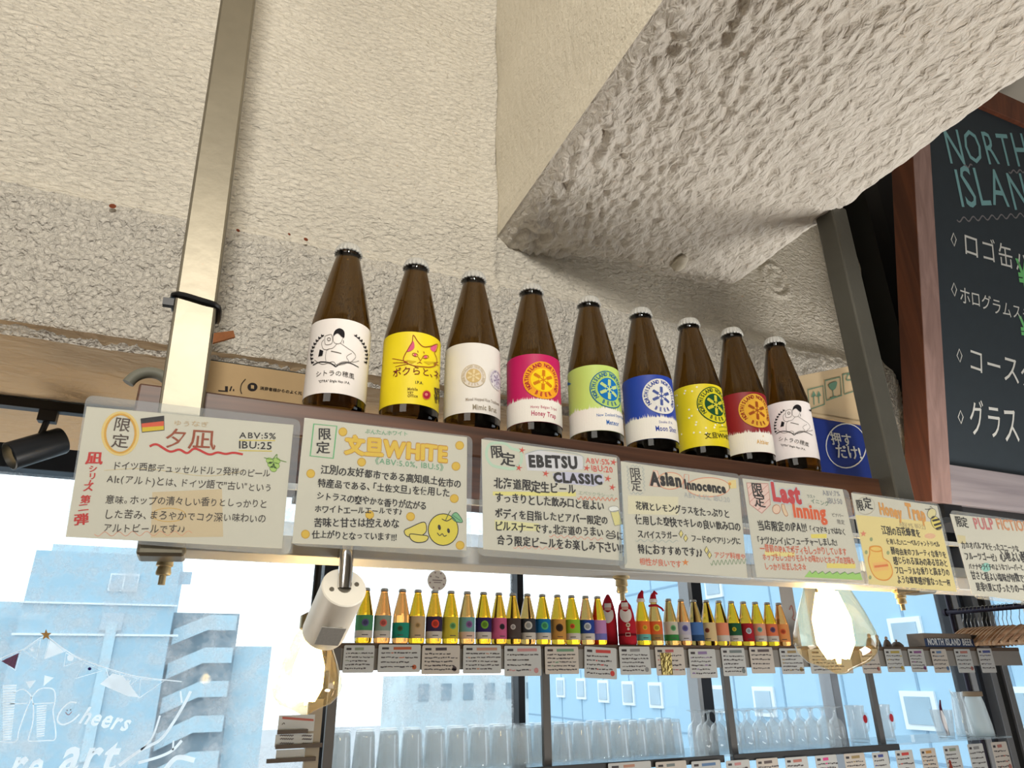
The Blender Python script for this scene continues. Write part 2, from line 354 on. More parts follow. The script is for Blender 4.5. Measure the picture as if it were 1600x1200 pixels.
# cross beam coming towards the room
def under_fn(u, v):
    x, y = XL+.472*u, .10+.81*v; k = 1-.60*sm(.15, .75, u)
    q = V3((x*72+1.6*nz(V3((x*17, y*17, 3))), y*44, 0)); vd = noise.voronoi(q)[0][0]
    e = sm(.012, .075, u); h = .0125*k*e*(.45-1.15*vd*vd)+.0035*k*e*nz(V3((x*120, y*80, 2)))+.004*e*nz(V3((x*9, y*6, 5)))
    h += .0022*nz(V3((x*15-y*30, x*6, 6)))*sm(.4, .8, u)
    h -= .012*(1-sm(0, .06, u))**2+.034*(1-math.sqrt(max(0, 1-((u-.91)/.09)**2)) if u > .91 else 0)
    h -= .024*(1-sm(0, .10, 1-v))**2*sm(.1, .5, u); return h
def side_fn(u, v):
    y, z = .10+.81*u, ZU+.87*v
    return sm(0, .05, v)*(.006*nz(V3((y*6, z*6, 1)))+.0008*nz(V3((y*85, z*85, 2))))-.003*math.exp(-((z-ZU-.026-.006*nz(V3((y*13, 0, 0))))/.0018)**2)
cb = struct(MB().box(((XL+XR)/2, -1.95, 2.62), (XR-XL-.01, 4.1, .86), plaster).box(((XL+XR)/2, .5, 2.66), (XR-XL-.03, .81, .78), plaster).build('trim_2'))
grid('foam_underside', (XL, .10, ZU), (.480, 0, 0), (0, .81, 0), (0, 0, -1), 190, 310, under_fn, foam_under, cb)
grid('foam_side', (XL, .10, ZU+.012), (0, .81, 0), (0, 0, .87), (-1, 0, 0), 200, 180, side_fn, foam_side, cb)
grid('foam_side', (XR, .10, ZU+.030), (0, .81, 0), (0, 0, .8), (1, 0, 0), 60, 40, lambda u, v: .005*nz(V3((u*5, v*5, 3))), foam_side, cb)
P = atz(1062, 411, ZU-.004)
mb = MB(); mb.lathe([(0, -.012), (.010, -.009), (.0155, 0), (.012, .006), (0, .010)], foam_side, (0, 0, 0), 18)
o = mb.build('foam_plug', cb, smooth=60); o.location = P; o.scale = (.75, 1.7, 1.0); o.rotation_euler = (R(10), 0, R(-14))
struct(MB().box((1.262, .915, 2.4), (.05, .13, 1.28), black).build('trim_3'))
struct(MB().box((1.96, .93, 2.39), (1.35, .12, 1.24), mat('slate_paint', (50, 50, 53), .8, var=.08, scale=300)).build('trim_4'))
# window wall
lowwall = mat('cream_wall', (206, 198, 184), .8, var=.03)
struct(MB().box((1.5, 3.0, .42), (10, .12, .84), lowwall).build('wall_far'))
wf = struct(empty('window_1', (0, 2.95, .84), None, None))
alu = mat('aluminium', (150, 152, 156), .4, .5, var=.05); pale = mat('pale_frame', (196, 200, 205), .5, var=.04)
mb = MB(); mb.box((1.5, 2.95, 2.62), (9.9, .12, .84), dark).box((1.5, 2.95, .86), (9.9, .14, .05), dark); mb.build('head_and_sill', wf, bevel=.003, world=True)
for x, w, m, dy in ((-2.2, .06, dark, 0), (.475, .06, dark, 0), (1.30, .030, dark, 0), (2.19, .022, pale, -.03), (2.245, .075, dark, 0), (3.06, .05, alu, 0), (4.07, .035, dark, 0), (4.12, .045, pale, 0), (4.21, .03, dark, .02), (4.27, .05, alu, -.02), (4.345, .05, black, 0), (4.40, .05, alu, -.01), (5.6, .06, dark, 0)):
    MB().box((x, 2.95+dy, 1.56), (w, .08, 1.36), m).build('mullion', wf, bevel=.002, world=True)
glass = thin('window_glass', (.98, .99, .99), 1.3, frost=.04, frostc=(.96, .98, 1)); dusty_glare = thin('dusty_glare_glass', (.98, .99, .99), 1.3, frost=.17, frostc=(.96, .98, 1), mottle=10)  # dusty panes: frost is dirt plus a white glare veil put into the material
for a, b in ((-3.4, -2.2), (-2.2, .475), (.475, 1.30), (1.30, 2.245), (2.245, 3.06), (3.06, 4.07), (4.40, 5.6), (5.6, 6.4)):
    MB().box(((a+b)/2, 2.965, 1.56), (b-a-.03, .006, 1.36), dusty_glare if b < 1.4 else glass).build('pane', wf, world=True)
# writing and doodles in white marker on the left pane
chalk = _M['chalk'] = bpy.data.materials.new('chalk'); chalk.use_nodes = True
nt = chalk.node_tree; nt.nodes.remove(nt.nodes['Principled BSDF'])
_d = nt.nodes.new('ShaderNodeBsdfDiffuse'); _t = nt.nodes.new('ShaderNodeBsdfTranslucent'); _m = nt.nodes.new('ShaderNodeMixShader'); _n = nt.nodes.new('ShaderNodeTexNoise'); _n.inputs[0].default_value and None
for q in (_d, _t): q.inputs[0].default_value = (.95, .96, .96, 1)
_m.inputs[0].default_value = .9; nt.links.new(_d.outputs[0], _m.inputs[1]); nt.links.new(_t.outputs[0], _m.inputs[2]); nt.links.new(_m.outputs[0], nt.nodes['Material Output'].inputs[0])
W = PlaneS((0, 2.958, 1.5), (1, 0, 0), (0, 0, 1)); A = Art(W, (0, 960, 5), 4)
k = chalk
A.stroke([(-160, 430), (0, 345), (180, 275), (310, 185), (360, 165)], 9, k).curve([(360, 165), (500, 270), (640, 350), (900, 440), (1100, 490), (1420, 525)], 9, k)
for a, b, c in (((0, 350), (165, 285), (120, 438)), ((185, 280), (318, 195), (285, 350)), ((385, 190), (510, 290), (345, 350)), ((515, 300), (640, 360), (500, 405)), ((655, 375), (800, 440), (592, 500)), ((830, 430), (940, 465), (880, 585)), ((955, 475), (1085, 500), (970, 590)), ((1100, 505), (1280, 520), (1085, 655))):
    A.stroke([a, b, c], 8, k, closed=True)
A.poly([(10, 365), (150, 300), (115, 425)], (150, 110, 150), 1); A.poly([(390, 200), (500, 290), (350, 345)], k, 1); A.poly([(780, 545), (880, 460), (960, 480), (1090, 650), (1000, 640)], k, 1)
A.star((250, 275), 26, k).star((1000, 525), 28, k).star((360, 160), 46, (240, 190, 120), 3).ell((550, 340), 26, 26, k).ell((700, 425), 14, 12, (60, 50, 140))
for x in (60, 85, 110): A.stroke([(x, 400), (x+35, 315)], 6, k, 3)
A.poly([(200, 525), (280, 515), (232, 580)], k).poly([(348, 475), (420, 495), (340, 560)], k)
A.curve([(245, 650), (300, 590), (360, 575), (420, 590), (432, 660), (415, 760), (432, 880), (430, 975), (360, 985), (235, 990), (225, 960), (255, 850), (262, 720), (245, 650)], 9, k)
A.curve([(110, 610), (175, 585), (230, 620), (240, 660), (200, 760), (150, 900), (130, 985), (60, 1000), (-60, 985)], 9, k).stroke([(255, 700), (420, 690)], 8, k).stroke([(80, 700), (215, 695)], 8, k)
for y in range(720, 960, 18): A.stroke([(285, y), (365-(y-720)*.08, y-8)], 11, k)
for y in range(560, 985, 20): A.stroke([(20, y), (130-(y-560)*.10, y-6)], 14, k)
A.curve([(600, 690), (540, 690), (470, 760), (450, 830), (490, 860), (560, 835), (620, 780)], 13, k).text('heers', (620, 850), (1010, 915), k, 1.25, .025, .6, slant=.25)
A.curve([(512, 765), (535, 785), (560, 760)], 5, (200, 80, 60)).ell((525, 750), 4, 6, (90, 60, 60)).ell((552, 745), 4, 6, (90, 60, 60))
A.text('re', (60, 1300), (330, 1300), k, 1.5, .025, .5, slant=.2).text('art', (470, 1235), (930, 1225), k, 1.25, .025, .5, slant=.2)
A.curve([(930, 1180), (1100, 1060), (1250, 980), (1350, 850), (1440, 700), (1490, 600)], 26, k).curve([(1100, 1060), (1190, 960), (1250, 790)], 16, k).curve([(1420, 690), (1410, 600)], 14, k)
A.curve([(1080, 1160), (1250, 1110), (1350, 1060), (1420, 985)], 24, k).curve([(1350, 1060), (1355, 985)], 14, k).curve([(1280, 1230), (1380, 1120), (1520, 1140)], 40, k)
A.build('marker_drawing', wf, .0)
# ================================================================ outside
street = struct(MB().box((10, 60, -9.1), (240, 240, .2), mat('street', (150, 155, 160), .9)).build('street'))
bl = mat('blue_render', (146, 178, 194), .85, var=.10, scale=.9, bump=.0); bl2 = mat('blue_render_pale', (166, 194, 206), .85, var=.12, scale=1.5); bld = mat('blue_render_dark', (118, 140, 152), .85, var=.2, scale=2)  # darkest blue-grey is for the stair wall and the distant windows
wglass = mat('far_window', (150, 175, 190), .25, var=.25, scale=1.2); wfr = mat('far_frame', (215, 225, 230), .6)
b = empty('apartment_block', (-2, 30, -9), 'tall pale blue block with zigzag outside stairs seen through the left window', 'building')
MB().box((-3.2, 33, -1.6), (4.8, 6, 14.9), bl).build('main_wall', b, world=True)
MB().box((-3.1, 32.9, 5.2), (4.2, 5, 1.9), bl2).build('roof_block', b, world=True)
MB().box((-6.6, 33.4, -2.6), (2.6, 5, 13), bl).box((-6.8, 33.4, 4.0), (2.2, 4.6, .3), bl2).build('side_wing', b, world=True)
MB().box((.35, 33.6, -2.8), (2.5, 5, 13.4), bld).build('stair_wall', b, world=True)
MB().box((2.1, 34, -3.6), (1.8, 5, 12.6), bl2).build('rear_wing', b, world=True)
for z in (5.15,): MB().box((-2.62, 29.98, 4.82), (.95, .12, .62), wfr).box((-2.62, 29.9, 4.82), (.85, .06, .52), wglass).box((-2.62, 29.88, 4.82), (.04, .06, .55), wfr).build('window', b, world=True)
MB().box((-.75, 30.3, 5.1), (.75, .2, .45), wglass).build('window', b, world=True)
MB().box((-3.2, 29.96, 4.05), (5.0, .12, .06), wfr).box((-3.1, 29.96, 3.0), (5.2, .12, .07), wfr).box((-2.72, 29.93, 1.2), (.34, .12, 4.4), bl2).box((-2.75, 29.95, 3.45), (.7, .1, .6), wglass).build('ledge', b, world=True)
for i in range(6):
    z = 3.25-i*1.18
    MB().prism([(-.7, 30.6, z-.55), (.5, 30.6, z), (1.5, 30.6, z), (1.5, 30.6, z+.55), (.5, 30.6, z+.55), (-.7, 30.6, z)], (0, .2, 0), bl2).build('stair_flight', b, world=True)
b = empty('distant_building', (26, 62, -9), 'pale low building far off, seen between the back window mullions', 'building')
MB().box((25, 66, -3.7), (16, 8, 10.6), mat('pale_render', (176, 192, 198), .9, var=.35, scale=.35)).build('wall', b, world=True)
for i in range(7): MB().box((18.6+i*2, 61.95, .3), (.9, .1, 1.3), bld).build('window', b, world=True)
b = empty('office_block', (19, 20, -9), 'long blue panelled office block with white framed windows, seen through the right windows', 'building')
panel = mat('blue_panel', (150, 186, 208), .7, var=.06, scale=.4); seam = mat('panel_seam', (116, 150, 174), .7)
FX = lambda y: 19+.069*y
mb = MB(); y0 = 3
mb.prism([(FX(3), 3, -9), (FX(34), 34, -9), (FX(34), 34, 24), (FX(3), 3, 24)], (8, -.5, 0), panel)
mb.prism([(FX(34), 34, -9), (FX(49), 49, -9), (FX(49), 49, 1.9), (FX(34), 34, 1.9)], (8, -.5, 0), panel); mb.build('wall', b, world=True)
mb = MB()
for y in range(4, 49, 3): mb.box((FX(y), y, 0 if y < 34 else -3.6), (.04, .08, 48 if y < 34 else 10.8), seam)
for z in (-4.2, -1.0, 2.2, 5.4, 8.6): mb.prism([(FX(3)-.02, 3, z), (FX(34)-.02, 34, z), (FX(34)-.02, 34, z+.09), (FX(3)-.02, 3, z+.09)], (.05, 0, 0), seam)
mb.prism([(FX(34)-.02, 34, -1.0), (FX(49)-.02, 49, -1.0), (FX(49)-.02, 49, -.91), (FX(34)-.02, 34, -.91)], (.05, 0, 0), seam); mb.build('seams', b, world=True)
def fwin(px, py, w, h):
    d = ray(px, py); k = d.x/d.y; y = 19/(k-.069); z = 1.5+d.z/d.y*y; x = FX(y)
    o = MB().box((x-.05, y, z), (.14, w, h), wfr).build('window', b, world=True)
    MB().box((x-.13, y, z), (.06, w-.3, h-.3), wglass).build('pane', o, world=True)
for px, py in ((878, 1074), (910, 1076), (945, 1080), (984, 1083), (1027, 1086)): fwin(px, py, 1.15, 1.15)
for px, py in ((1126, 1092), (1197, 1096), (1117, 915), (1441, 1110), (1420, 993), (1585, 1107)): fwin(px, py, 1.15, 1.05)
# ================================================================ shelf and posts
sh_wood = wood('shelf_wood', (54, 33, 24), (98, 64, 46), 0, .7, .45)
steel = mat('worn_steel', (122, 116, 102), .42, .85, var=.2, scale=18, bump=.10, bscale=60)
steel2 = mat('grey_steel', (98, 97, 90), .5, .6, var=.15, scale=20, bump=.2, bscale=120)
s = empty('wall_shelf', (.40, .78, 1.740), 'dark reddish wooden plank shelf carrying the nine large beer bottles', 'shelf')
MB().box((.385, .765, 1.7235), (.92, .245, .033), sh_wood).build('shelf_board', s, bevel=.002, world=True)
for x in (.10, .45, .72): MB().box((x, .78, 1.702), (.025, .20, .01), steel2).build('bracket', s, world=True)
def post(name, x, y, w, label, m, tilt=0):
    o = empty(name, (x, y, 1.59), label, 'post'); o.rotation_euler = (0, tilt, 0)
    MB().box((0, 0, 1.40), (w, w, 2.8), m).build('tube', o, bevel=.0025); return o
pL = post('steel_post', -.0325, .6375, .035, 'worn square steel post at the shelf\'s left end with a black cable tie', steel, R(-2.2))
mb = MB(); q = []
for i in range(28):
    a = 2*PI*i/28; ca, sa = math.cos(a), math.sin(a); n = (abs(ca)**6+abs(sa)**6)**(-1/6); q.append((.0195*ca*n, .0195*sa*n, .228-.004*ca))
mb.tube(q, .0028, black, 8, True); mb.box((-.0225, -.012, .224), (.009, .006, .007), black); mb.build('cable_tie', pL, smooth=40)
MB().prism([(.018, -.016, .198), (.034, -.016, .203), (.036, -.016, .197), (.026, -.016, .192), (.018, -.016, .188)], (0, .003, 0), mat('rust_tape', (122, 72, 34), .8, var=.3, scale=300)).build('tape_scrap', pL)
pR = post('steel_post', .8335, .6365, .033, 'dull grey square steel post at the shelf\'s right end beside the chalkboard', steel2, R(0))
for v in pR.children[0].data.vertices: v.co.z = min(v.co.z, .585)
# under-shelf metal rail
r = empty('hanging_rail', (.5, .665, 1.60), 'long grey metal rail running under the row of handwritten signs', 'rail')
MB().box((.56, .668, 1.6075), (1.20, .05, .017), mat('rail_grey', (176, 178, 178), .5, .2, var=.06)).build('channel', r, bevel=.0015, world=True)
MB().box((.56, .6925, 1.672), (1.14, .004, .006), mat('white_rod', (230, 232, 232), .4)).build('rod', r, world=True)
MB().box((.56, .70, 1.632), (1.14, .004, .014), thin('milky_strip', (.9, .95, 1), 1.4, .1, frost=.45, frostc=(.8, .86, .92))).build('strip', r, world=True)
for px, py, lab in ((260, 876, 'small brass nozzle under the rail below the German flag sign'), (970, 906, 'small brass nozzle under the rail above the red figures'), (1405, 932, 'small brass nozzle under the rail at far right')):
    p = aty(px, 868 if px < 300 else py-10, .67); z = 1.599; br = mat('dull_brass', (176, 164, 132), .45, .4, var=.2, scale=200)
    o = tag(MB().lathe([(0, -.0255), (.0028, -.0255), (.0028, -.018), (.0055, -.0175), (.0062, -.016), (.0052, -.011), (.0068, -.010), (.0062, -.004), (.009, -.002), (.009, 0), (0, 0)], br, (0, 0, 0), 12).build('brass_nozzle', smooth=40), lab, 'nozzle')
    o.location = (p.x, .67, z)
# bent grey hose at the shelf end
mb = MB(); mb.tube([(-.072+.020*math.cos(a), .70, 1.752+.021*math.sin(a)) for a in [R(-70+10*i) for i in range(24)][::-1]], .0055, mat('grey_hose', (112, 112, 100), .6), 10)
tag(mb.build('cable_loop', smooth=40), 'grey cable loop hanging at the left end of the shelf behind the post', 'cable')
# ================================================================ bottles
def amber(name, c, rough=.0):
    m = mat(name, c, rough, trans=1, ior=1.42, var=0); return m
brown = amber('brown_glass', (104, 74, 28))
capm = mat('cap_silver', (196, 196, 192), .42, .35, var=.08, scale=400)
H = .194
PROF = [(0, 0), (.024, 0), (.0285, .0012), (.0305, .0045), (.031, .009), (.031, .0965), (.0305, .1015), (.0288, .110), (.0262, .122), (.0224, .139), (.0187, .1555), (.0158, .168), (.0138, .1765), (.0128, .1795), (.0135, .181), (.0135, .184), (.0126, .1855), (.0126, .188), (0, .188)]
PROF = [(r, z*.101/.0965 if z <= .0965 else .101+(z-.0965)*.098/.0915) for r, z in PROF]
CAP = [(.0138, .1848), (.0150, .1853), (.0143, .1880), (.0136, .1906), (.0122, .1925), (.006, .1933), (0, .1934)]
CAP = [(r, .1938+(z-.1848)*1.3) for r, z in CAP]
def cap_mesh(mb, m, n=84, nfl=21):
    vs = []; fs = []
    for k, (r, z) in enumerate(CAP[:-1]):
        for i in range(n):
            a = 2*PI*i/n; rr = r+(.0009 if k < 2 else .0006 if k == 2 else .0002 if k == 3 else 0)*math.cos(nfl*a); vs.append((rr*math.cos(a), rr*math.sin(a), z))
    vs.append((0, 0, CAP[-1][1])); K = len(CAP)-1
    for k in range(K-1):
        for i in range(n): fs.append((k*n+i, k*n+(i+1) % n, (k+1)*n+(i+1) % n, (k+1)*n+i))
    for i in range(n): fs.append(((K-1)*n+i, (K-1)*n+(i+1) % n, K*n))
    mb.add(vs, fs, m); return mb
def lab_band(a0, a1, z0, z1, m, r=.0312, n=64):
    mb = MB(); vs = []; fs = []
    for i in range(n+1):
        a = a0+(a1-a0)*i/n
        for rr in (r, r+.00018):
            for z in (z0, z1): vs.append((math.sin(a)*rr, -math.cos(a)*rr, z))
    for i in range(n):
        k = 4*i; j = k+4; fs += [(k+2, j+2, j+3, k+3), (k, k+1, j+1, j), (k+1, k+3, j+3, j+1), (k, j, j+2, k+2)]
    fs += [(0, 2, 3, 1), (4*n, 4*n+1, 4*n+3, 4*n+2)]
    return mb.add(vs, fs, m)
WHITE = (236, 232, 224)
def emblem(A, q, r, ring, disc, wheat, letters, edge):
    """round brewery mark: lettered ring around a six-eared wheat star"""
    u, v = q if A.k is None else A.p(q); rr = r if A.k is None else abs(A.p((q[0], q[1]-r))[1]-A.p((q[0], q[1]+r))[1])/2; K = A.k; A.k = None
    A.ell((u, v), rr, rr, ring, 4, n=40).ell((u, v), rr*.985, rr*.985, edge, 5, rr*.05, 40).ell((u, v), rr*.62, rr*.62, disc, 6, n=32)
    def around(t, a0, a1, flip=False):
        n = len(t)
        for i, ch in enumerate(t):
            a = a0+(a1-a0)*(i+.5)/n; tr = rr*.80; X, Y = u+tr*math.sin(a), v+tr*math.cos(a); d = -a if not flip else PI-a; w = rr*.215*glyph(ch, .025)[2]
            ux, uy = math.cos(d), math.sin(d); hx, hy = -uy, ux; h = rr*.075
            A.text(ch, (X-ux*w/2-hx*h, Y-uy*w/2-hy*h), (X+ux*w/2-hx*h, Y+uy*w/2-hy*h), letters, 1.35, .032, 0, 7)
    around('NORTHISLAND', R(-128), R(-4)); around('NORTHISLAND', R(4), R(128)); around('BEER', R(215), R(145), True)
    for i in range(6):
        a = i*PI/3+R(4); dx, dy = math.sin(a), math.cos(a)
        A.stroke([(u, v), (u+dx*rr*.54, v+dy*rr*.54)], rr*.05, wheat, 7, raw=True)
        for j in range(4):
            for sg in (-1, 1):
                t = .24+.085*j; cx, cy = u+dx*rr*t-dy*sg*rr*.055, v+dy*rr*t+dx*sg*rr*.055
                A.ell((cx, cy), rr*.026, rr*.058, wheat, 8, n=8, rot=-a-sg*.5)
    A.k = K; return A
def treeline(A, z0, zt, a0, a1, c, lay=3, seed=1):
    rd = random.Random(seed); u0, u1 = a0*.0314, a1*.0314; n = int((u1-u0)/.0011)
    for i in range(n):
        x = u0+(u1-u0)*i/n; w = rd.uniform(.0006, .0011); h = rd.uniform(-.001, .0055)*(.75+.25*math.sin(i*.37))
        A.raw([(x-w, zt-.0002), (x+w, zt-.0002), (x+w*.3, zt+h*.6), (x, zt+abs(h)+.001), (x-w*.4, zt+h*.5)], [(0, 1, 2, 3, 4)], c, lay)
    K = A.k; A.k = None; A.poly([(u0, z0), (u1, z0), (u1, zt), (u0, zt)], c, lay); A.k = K
def hanger_art(A, dx=0, dy=0, sc=1, cut=None):
    """line drawing: person holding up a glass between two laurel sprays, over an open book"""
    f = lambda x, y: (320+(x-320)*sc+dx, 690+(y-690)*sc+dy); bk = (30, 28, 32); g = (120, 116, 112)
    A.curve([f(302, 625), f(312, 590), f(340, 575), f(366, 592), f(367, 628), f(352, 624), f(330, 604), f(312, 612)], 'fill', bk, 4, True)
    A.curve([f(304, 620), f(303, 648), f(318, 664), f(345, 660), f(360, 628)], 2.5*sc, g, 3).curve([f(325, 664), f(300, 690), f(268, 700), f(258, 740), f(262, 775)], 2.5*sc, g, 3).curve([f(345, 662), f(385, 690), f(420, 715), f(432, 745), f(395, 780)], 2.5*sc, g, 3)
    A.curve([f(262, 775), f(330, 790), f(390, 772), f(380, 740), f(410, 720)], 2.5*sc, g, 3).curve([f(255, 620), f(293, 612), f(296, 660), f(258, 668), f(255, 620)], 2.5*sc, g, 3).ell(f(278, 638), 9*sc, 9*sc, g, 3, 4*sc, 14).curve([f(250, 640), f(236, 662), f(246, 695), f(275, 700)], 2.5*sc, g, 3)
    A.poly([f(225, 698), f(246, 706), f(240, 735), f(216, 740)], bk, 3).stroke([f(290, 708), f(350, 722)], 5*sc, g, 3).stroke([f(362, 645), f(362, 662)], 3*sc, bk, 4)
    for i in range(9):
        t = i/8; a = R(200-95*t)
        for sg, cx in ((1, 262), (-1, 392)):
            x, y = cx+sg*85*math.cos(a)+(20 if sg < 0 else 0), 690-(70*math.sin(a))+(i*-8+60)
            for e in (-.6, .6): A.ell(f(x+5*e, y), 4*sc, 9*sc, bk, 4, n=8, rot=(.5*sg)+e)
    A.curve([f(185, 790), f(225, 772), f(280, 776), f(318, 800)], 5*sc, bk, 3).curve([f(318, 800), f(350, 780), f(400, 778), f(450, 802)], 5*sc, bk, 3).curve([f(195, 760), f(240, 785), f(300, 770), f(318, 790)], 2.5*sc, g, 3).curve([f(318, 790), f(360, 770), f(420, 772), f(452, 765)], 2.5*sc, g, 3)
def citra(A, dx=0, dy=0, sc=1, tilt=0):
    f = lambda x, y: (320+(x-320)*sc+dx, 690+(y-690)*sc+dy+tilt*(x-320)); bk = (60, 56, 56)
    hanger_art(A, dx, dy, sc); A.text('シトラの穂風', f(200, 858), f(425, 872), bk, 1.0, .0, .5).text('"CITRA" Single Hop I.P.A.', f(217, 893), f(400, 903), bk, 1.3, .02, .2)
bx = [0, .078, .149, .225, .306, .384, .461, .534, .611]
BL = ['large beer bottle with white label of a person raising a glass, beside the steel post', 'large brown beer bottle with yellow label drawn with a cat face', 'large brown beer bottle with plain white label and two small pale round emblems', 'large brown beer bottle with magenta label and yellow round emblem', 'large brown beer bottle with lime green label and blue round emblem', 'large brown beer bottle with royal blue label and white round emblem', 'large brown beer bottle with yellow white-spotted label and dark green emblem', 'large brown beer bottle with dark red label and gold emblem', 'large beer bottle with white label of a person raising a glass, beside the blue box']
LC = [(238, 232, 228), (236, 214, 26), (226, 222, 216), (190, 20, 92), (190, 214, 110), (34, 66, 168), (226, 208, 28), (138, 24, 34), (238, 232, 232)]
glass0 = cap0 = None
for i in range(9):
    x = .098+bx[i]; face = math.atan2(-x, .677)     # label angle that looks at the camera (0 = -y)
    b = empty('beer_bottle', (x, .677, 1.740), BL[i], 'bottle', 'large beer bottles on the shelf')
    if glass0 is None:
        glass0 = MB().lathe(PROF, brown, n=64).build('glass_body', b, smooth=50); mb = cap_mesh(MB(), capm); cap0 = mb.build('bottle_cap', b, smooth=50)
    else:
        for src in (glass0, cap0):
            c = src.copy(); COL.objects.link(c); c.parent = b
    lo, hi = (-2.75, 2.75); 
    if i == 8: lo, hi = face-.86, face+2.5
    z0, z1 = (.0165, .0985) if i != 8 else (.0185, .0975)
    lb = lab_band(lo, hi, z0, z1, mat('label_%d' % i, LC[i], .55, var=.03, scale=60)).build('label', b, smooth=60)
    S = CylS(b.location, .0314); C3 = (440, 360, 3.75); C4 = (680, 410, 3.75); C5 = (960, 450, 3.872)
    A = Art(S, C3 if i < 2 else C4 if i < 5 else C5, 10+i); bk = (50, 46, 46)
    if i == 0:
        citra(A)
        for j in range(24): A.poly([(505+j % 3-j*.7+18, 600+j*15), (517-j*.7+18, 601+j*15), (517-j*.7+18, 607+j*15), (505-j*.7+18, 607+j*15)], (150, 144, 140), 2)
    elif i == 1:
        oc = (150, 70, 40); pk = (216, 96, 130)
        A.curve([(720, 735), (745, 690), (765, 655), (772, 615), (800, 655), (830, 682), (870, 680), (912, 668), (905, 705), (895, 720), (908, 755), (900, 790), (870, 802), (830, 800), (780, 795), (735, 778), (715, 762)], 4.5, oc, 4, True)
        A.curve([(735, 710), (752, 672), (772, 650), (778, 685), (760, 705)], 'fill', pk, 3, True).curve([(870, 690), (908, 672), (893, 712)], 'fill', pk, 3, True)
        A.ell((782, 730), 17, 9, oc, 4, 3, rot=.3).ell((782, 730), 9, 7, pk, 3).ell((843, 742), 17, 9, oc, 4, 3, rot=-.1).ell((843, 742), 9, 7, pk, 3)
        A.curve([(800, 742), (812, 762), (825, 745)], 3, oc, 4).stroke([(811, 762), (809, 776)], 3, oc, 4).curve([(793, 780), (809, 774), (822, 782)], 3, oc, 4).stroke([(797, 705), (799, 716)], 4, oc, 4).stroke([(832, 710), (834, 722)], 4, oc, 4)
        for a, c in (((740, 772), (650, 752)), ((740, 778), (655, 778)), ((742, 784), (668, 800)), ((890, 780), (915, 772)), ((890, 786), (917, 790))): A.stroke([a, c], 3, oc, 4)
        A.poly([(728, 760), (790, 768), (762, 782)], (206, 176, 40), 2).poly([(830, 770), (900, 772), (860, 788)], (206, 176, 40), 2)
        A.text('ボクらと、ネコ', (652, 862), (935, 895), (120, 50, 40), 1.05, .012, .8).text('I.P.A.', (783, 898), (830, 903), bk, 1.2, .02, .3)
        for j, t in enumerate(('Mobile', 'VET', 'Office')): A.text(t, (737, 937+j*20), (738+(60 if j != 1 else 34), 940+j*20), (120, 96, 40), 1.2, .02, .2)
        A.ell((848, 965), 25, 28, (206, 120, 60), 3).ell((848, 965), 20, 22, (170, 30, 60), 4).ell((846, 962), 9, 9, (220, 130, 120), 5)
        for j in range(3): A.text(('BEER', '5%', 'IPA')[j], (897, 960+j*26), (930, 966+j*26), (90, 74, 40), 1.2, .02, .2)
    elif i == 2:
        gd = (206, 178, 122); A2 = (225, 665)
        emblem(A, A2, 66, (222, 214, 204), gd, (232, 214, 170), (206, 190, 160), (198, 180, 146)); emblem(A, (358, 690), 56, (222, 218, 220), (206, 200, 212), (150, 138, 164), (150, 138, 168), (220, 214, 216))
        A.text('Mixed Hopped Rice Traditional', (178, 812), (372, 842), (150, 140, 130), 1.5, .02, .2).text('Mimic Brut', (218, 862), (358, 884), (148, 138, 120), 1.35, .02, .2)
    elif i in (3, 4, 5, 7):
        q, r, ring, disc, wh, le, tn, nm, sub, nmp, tl = {3: ((632, 690), 108, (238, 164, 40), (244, 210, 30), (206, 120, 24), (172, 30, 60), 'Honey Trap', (170, 26, 80), 'Honey Belgian Tripel', ((562, 898), (706, 918), (558, 855), (710, 872)), .0425),
                                          4: ((1018, 745), 106, (176, 208, 110), (20, 112, 182), (200, 222, 140), (30, 100, 150), 'Meteor', (40, 96, 170), 'New Zealand Style Pilsner', ((1003, 950), (1076, 962), (946, 905), (1098, 928)), .0430),
                                          5: ((283, 655), 104, (228, 226, 222), (226, 226, 222), (60, 80, 150), (34, 60, 150), 'Moon Shot', (36, 60, 150), 'Double I.P.A.', ((250, 866), (372, 880), (270, 818), (352, 826)), .0425),
                                          7: ((862, 742), 100, (222, 172, 62), (224, 170, 56), (150, 70, 30), (140, 36, 34), 'Altbier', (206, 160, 70), 'A', ((862, 942), (934, 952), (895, 902), (905, 904)), .0425)}[i]
        treeline(A, z0+.0002, tl, -2.7, 2.7, WHITE, 2, i)
        emblem(A, q, r, ring, disc, wh, le, ring if i != 4 else (24, 100, 150))
        A.text(tn, nmp[0], nmp[1], nm, 1.5, .02, .05).text(sub, nmp[2], nmp[3], nm, 1.3, .006, .1)
        if i == 4: A.poly([(778, 700), (800, 712), (778, 725)], (40, 110, 170), 3)
    elif i == 6:
        rd = random.Random(5); A.k = None
        for j in range(70): A.ell((rd.uniform(-.085, .085), rd.uniform(.022, .095)), .0013, .0013, (246, 244, 210), 2, n=10)
        A.k = C5; emblem(A, (612, 708), 106, (214, 204, 40), (26, 76, 44), (214, 204, 60), (40, 70, 40), (36, 80, 44))
        A.text('文旦WHITE', (548, 910), (725, 922), (60, 56, 30), 1.0, .02, .1).stroke([(632, 842), (685, 845), (685, 868), (635, 868)], 3, (150, 150, 40), 3, True)
    else: citra(A, 770, 110, .82, .12)
    A.build('artwork', lb, lift=.0000)
